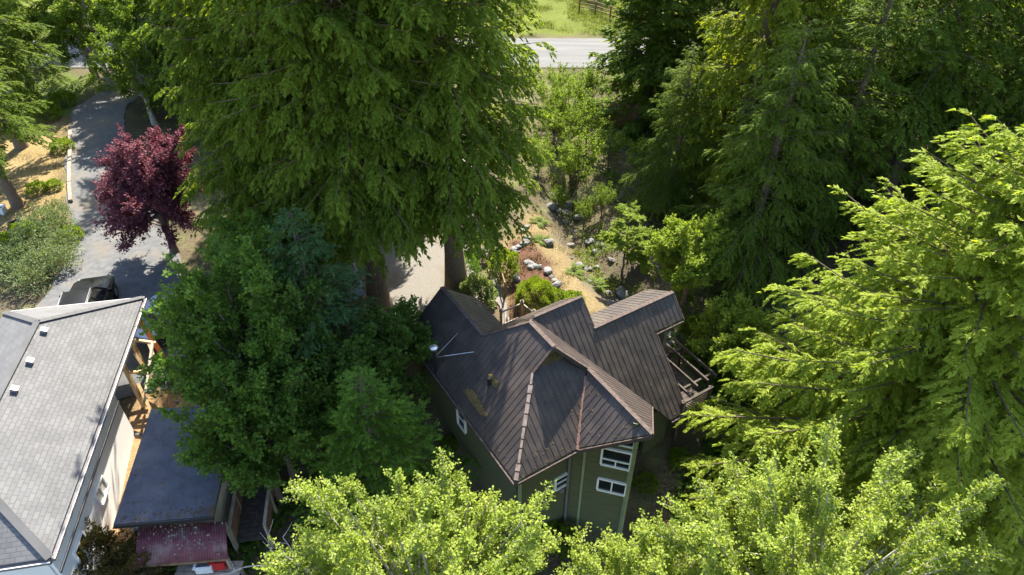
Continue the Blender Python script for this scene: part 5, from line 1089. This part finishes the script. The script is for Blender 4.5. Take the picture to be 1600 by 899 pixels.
# more trees closing the view at the far left and right
for i, (x, y, k, lm, s_, rz, lb) in enumerate([
    (-36.0, 47.5, 'mid', '', 1.1, 1.0, 'leafy tree at the left edge, above the dry bank'), (-28.6, 56.8 + 6.5, 'fir0', '', .8, 2.0, 'fir across the road at the end of the driveway'),
    (-36.5, 64.0, 'mid', '', 1.2, .3, 'leafy tree across the road in the upper left corner'), (-20.0, 64.0, 'fir2', '', .8, 1.1, 'fir across the road above the plum tree'),
    (-19.5, 52.0, 'mid', '', 1.0, 5.0, 'leafy tree by the near road edge above the plum tree'), (-10.0, 64.5, 'fir0', '', .8, .7, 'fir across the road behind the cedars'),
    (19.5, 64.0, 'mid', '', 1.2, .9, 'leafy tree across the road, upper right'), (28.0, 63.5, 'fir1', '', .9, 2.2, 'fir across the road, upper right corner'),
    (13.6, 40.5, 'mid', '', .9, 2.9, 'leafy tree behind the yellow-green cedar'), (21.8, 35.2, 'mid', '', .95, 1.3, 'light green tree deep between the firs'),
    (30.0, 29.5, 'mid', '', 1.1, 4.1, 'leafy tree at the right edge of the frame'), (-32.5, 54.0 - 1.6, 'fir1', '', .7, 3.3, 'thin fir at the near road edge, upper left')]):
    plant('fir_tree' if k.startswith('fir') else 'alder_tree', None, 'bark', 'fir_leaf', (x, y), lb, 'tree', None, rz, s_, None, k)
# bark chips on the mulch bed, twigs and leaves on the shed roof
scatter('bark_chips', [[(-.1, 24.2), (-.1, 30.6), (1.0, 30.9), (1.9, 28.6), (2.4, 26.4), (2.8, 24)]], 9000, 'mulch_chip', .09, .45, .02, 'brown bark chips covering the garden bed', 'mulch', 11, .5, .2)
scatter('leaf_litter', [[(-12, 10), (8, 10), (9, 23), (5, 15), (-4, 14), (-5, 21), (-10, 24)], [(5, 24), (34, 22), (36, 52), (5, 52)]], 36000, 'litter_leaf', .13, .6, .03, 'brown leaf litter on the shaded forest floor', 'leaf litter', 12, 1.1, .25)

plant('maple_tree', lambda: broadleaf(91, 7.2, (2.3, 1.9, 2.7), nl=52, ntw=22, nlv=24, leaf=.125, lw=.8, tr=.12, twig=.6), 'bark', 'maple_leaf', (-8.9, 15.5), 'lower leafy tree hanging over the right side of the blue roofed shed')

plant('alder_tree', None, 'pale_bark', 'mid_leaf', (-24.6, 44.2), 'leafy tree overhanging the right side of the driveway above the plum tree', key='mid', rz=5.5, sc_=.8)

scatter('driveway_litter', [[(-31.2, 54), (-28, 39), (-23.4, 29.5), (-22, 24), (-15.6, 25), (-18, 30), (-20.8, 34), (-24.2, 39), (-27.6, 46), (-28.2, 54)], [(-9, 25), (-9.2, 38), (-2.6, 36), (-2.1, 25)]], 9000, 'litter_leaf', .07, .4, .0, 'fallen needles and leaves on the driveway and gravel pad', 'leaf litter', 21, 1.6, .15)
# a dead limb reaching out of the bottom centre tree
tr_ = next(o_ for o_ in sc.objects if o_.get('label', '').startswith('sunlit leafy tree at the bottom centre'))
mb = MB(); rr = np.random.default_rng(8); b0 = at(520, 880, 3.2)
def limb(p, d, L0, r0, depth):
    pts = [p]; 
    for i in range(4): d = d + rr.normal(0, .16, 3); d /= np.linalg.norm(d); pts.append(pts[-1] + d * L0 / 4)
    mb.tube([q - np.array(tr_.location) for q in pts], [r0, r0 * .85, r0 * .7, r0 * .55, r0 * .35], 5)
    if depth:
        for i in (2, 3, 4): limb(pts[i], d + rr.normal(0, .55, 3), L0 * .5, r0 * .5, depth - 1)
e1_ = at(405, 830, 4.2); dd_ = e1_ - b0; limb(b0, dd_ / np.linalg.norm(dd_), np.linalg.norm(dd_) * .85, .045, 2)
mb.build('dead_limb', M['pale_bark'], tr_, True)

plant('fir_tree', None, 'bark', 'fir_leaf', (8.9, 33.6), 'small dark fir on the shaded bank right of the creek', 'tree', GW, .4, .5, None, 'fir2')
plant('fir_tree', None, 'bark', 'fir_leaf', (13.6, 49.8), 'fir near the road right of the dark conical conifer', 'tree', GW, 2.4, .8, None, 'fir0')
plant('alder_tree', None, 'pale_bark', 'mid_leaf', (12.8, 45.0), 'leafy tree between the dark conical conifer and the yellow-green cedar', 'tree', GW, 1.4, .75, None, 'mid')
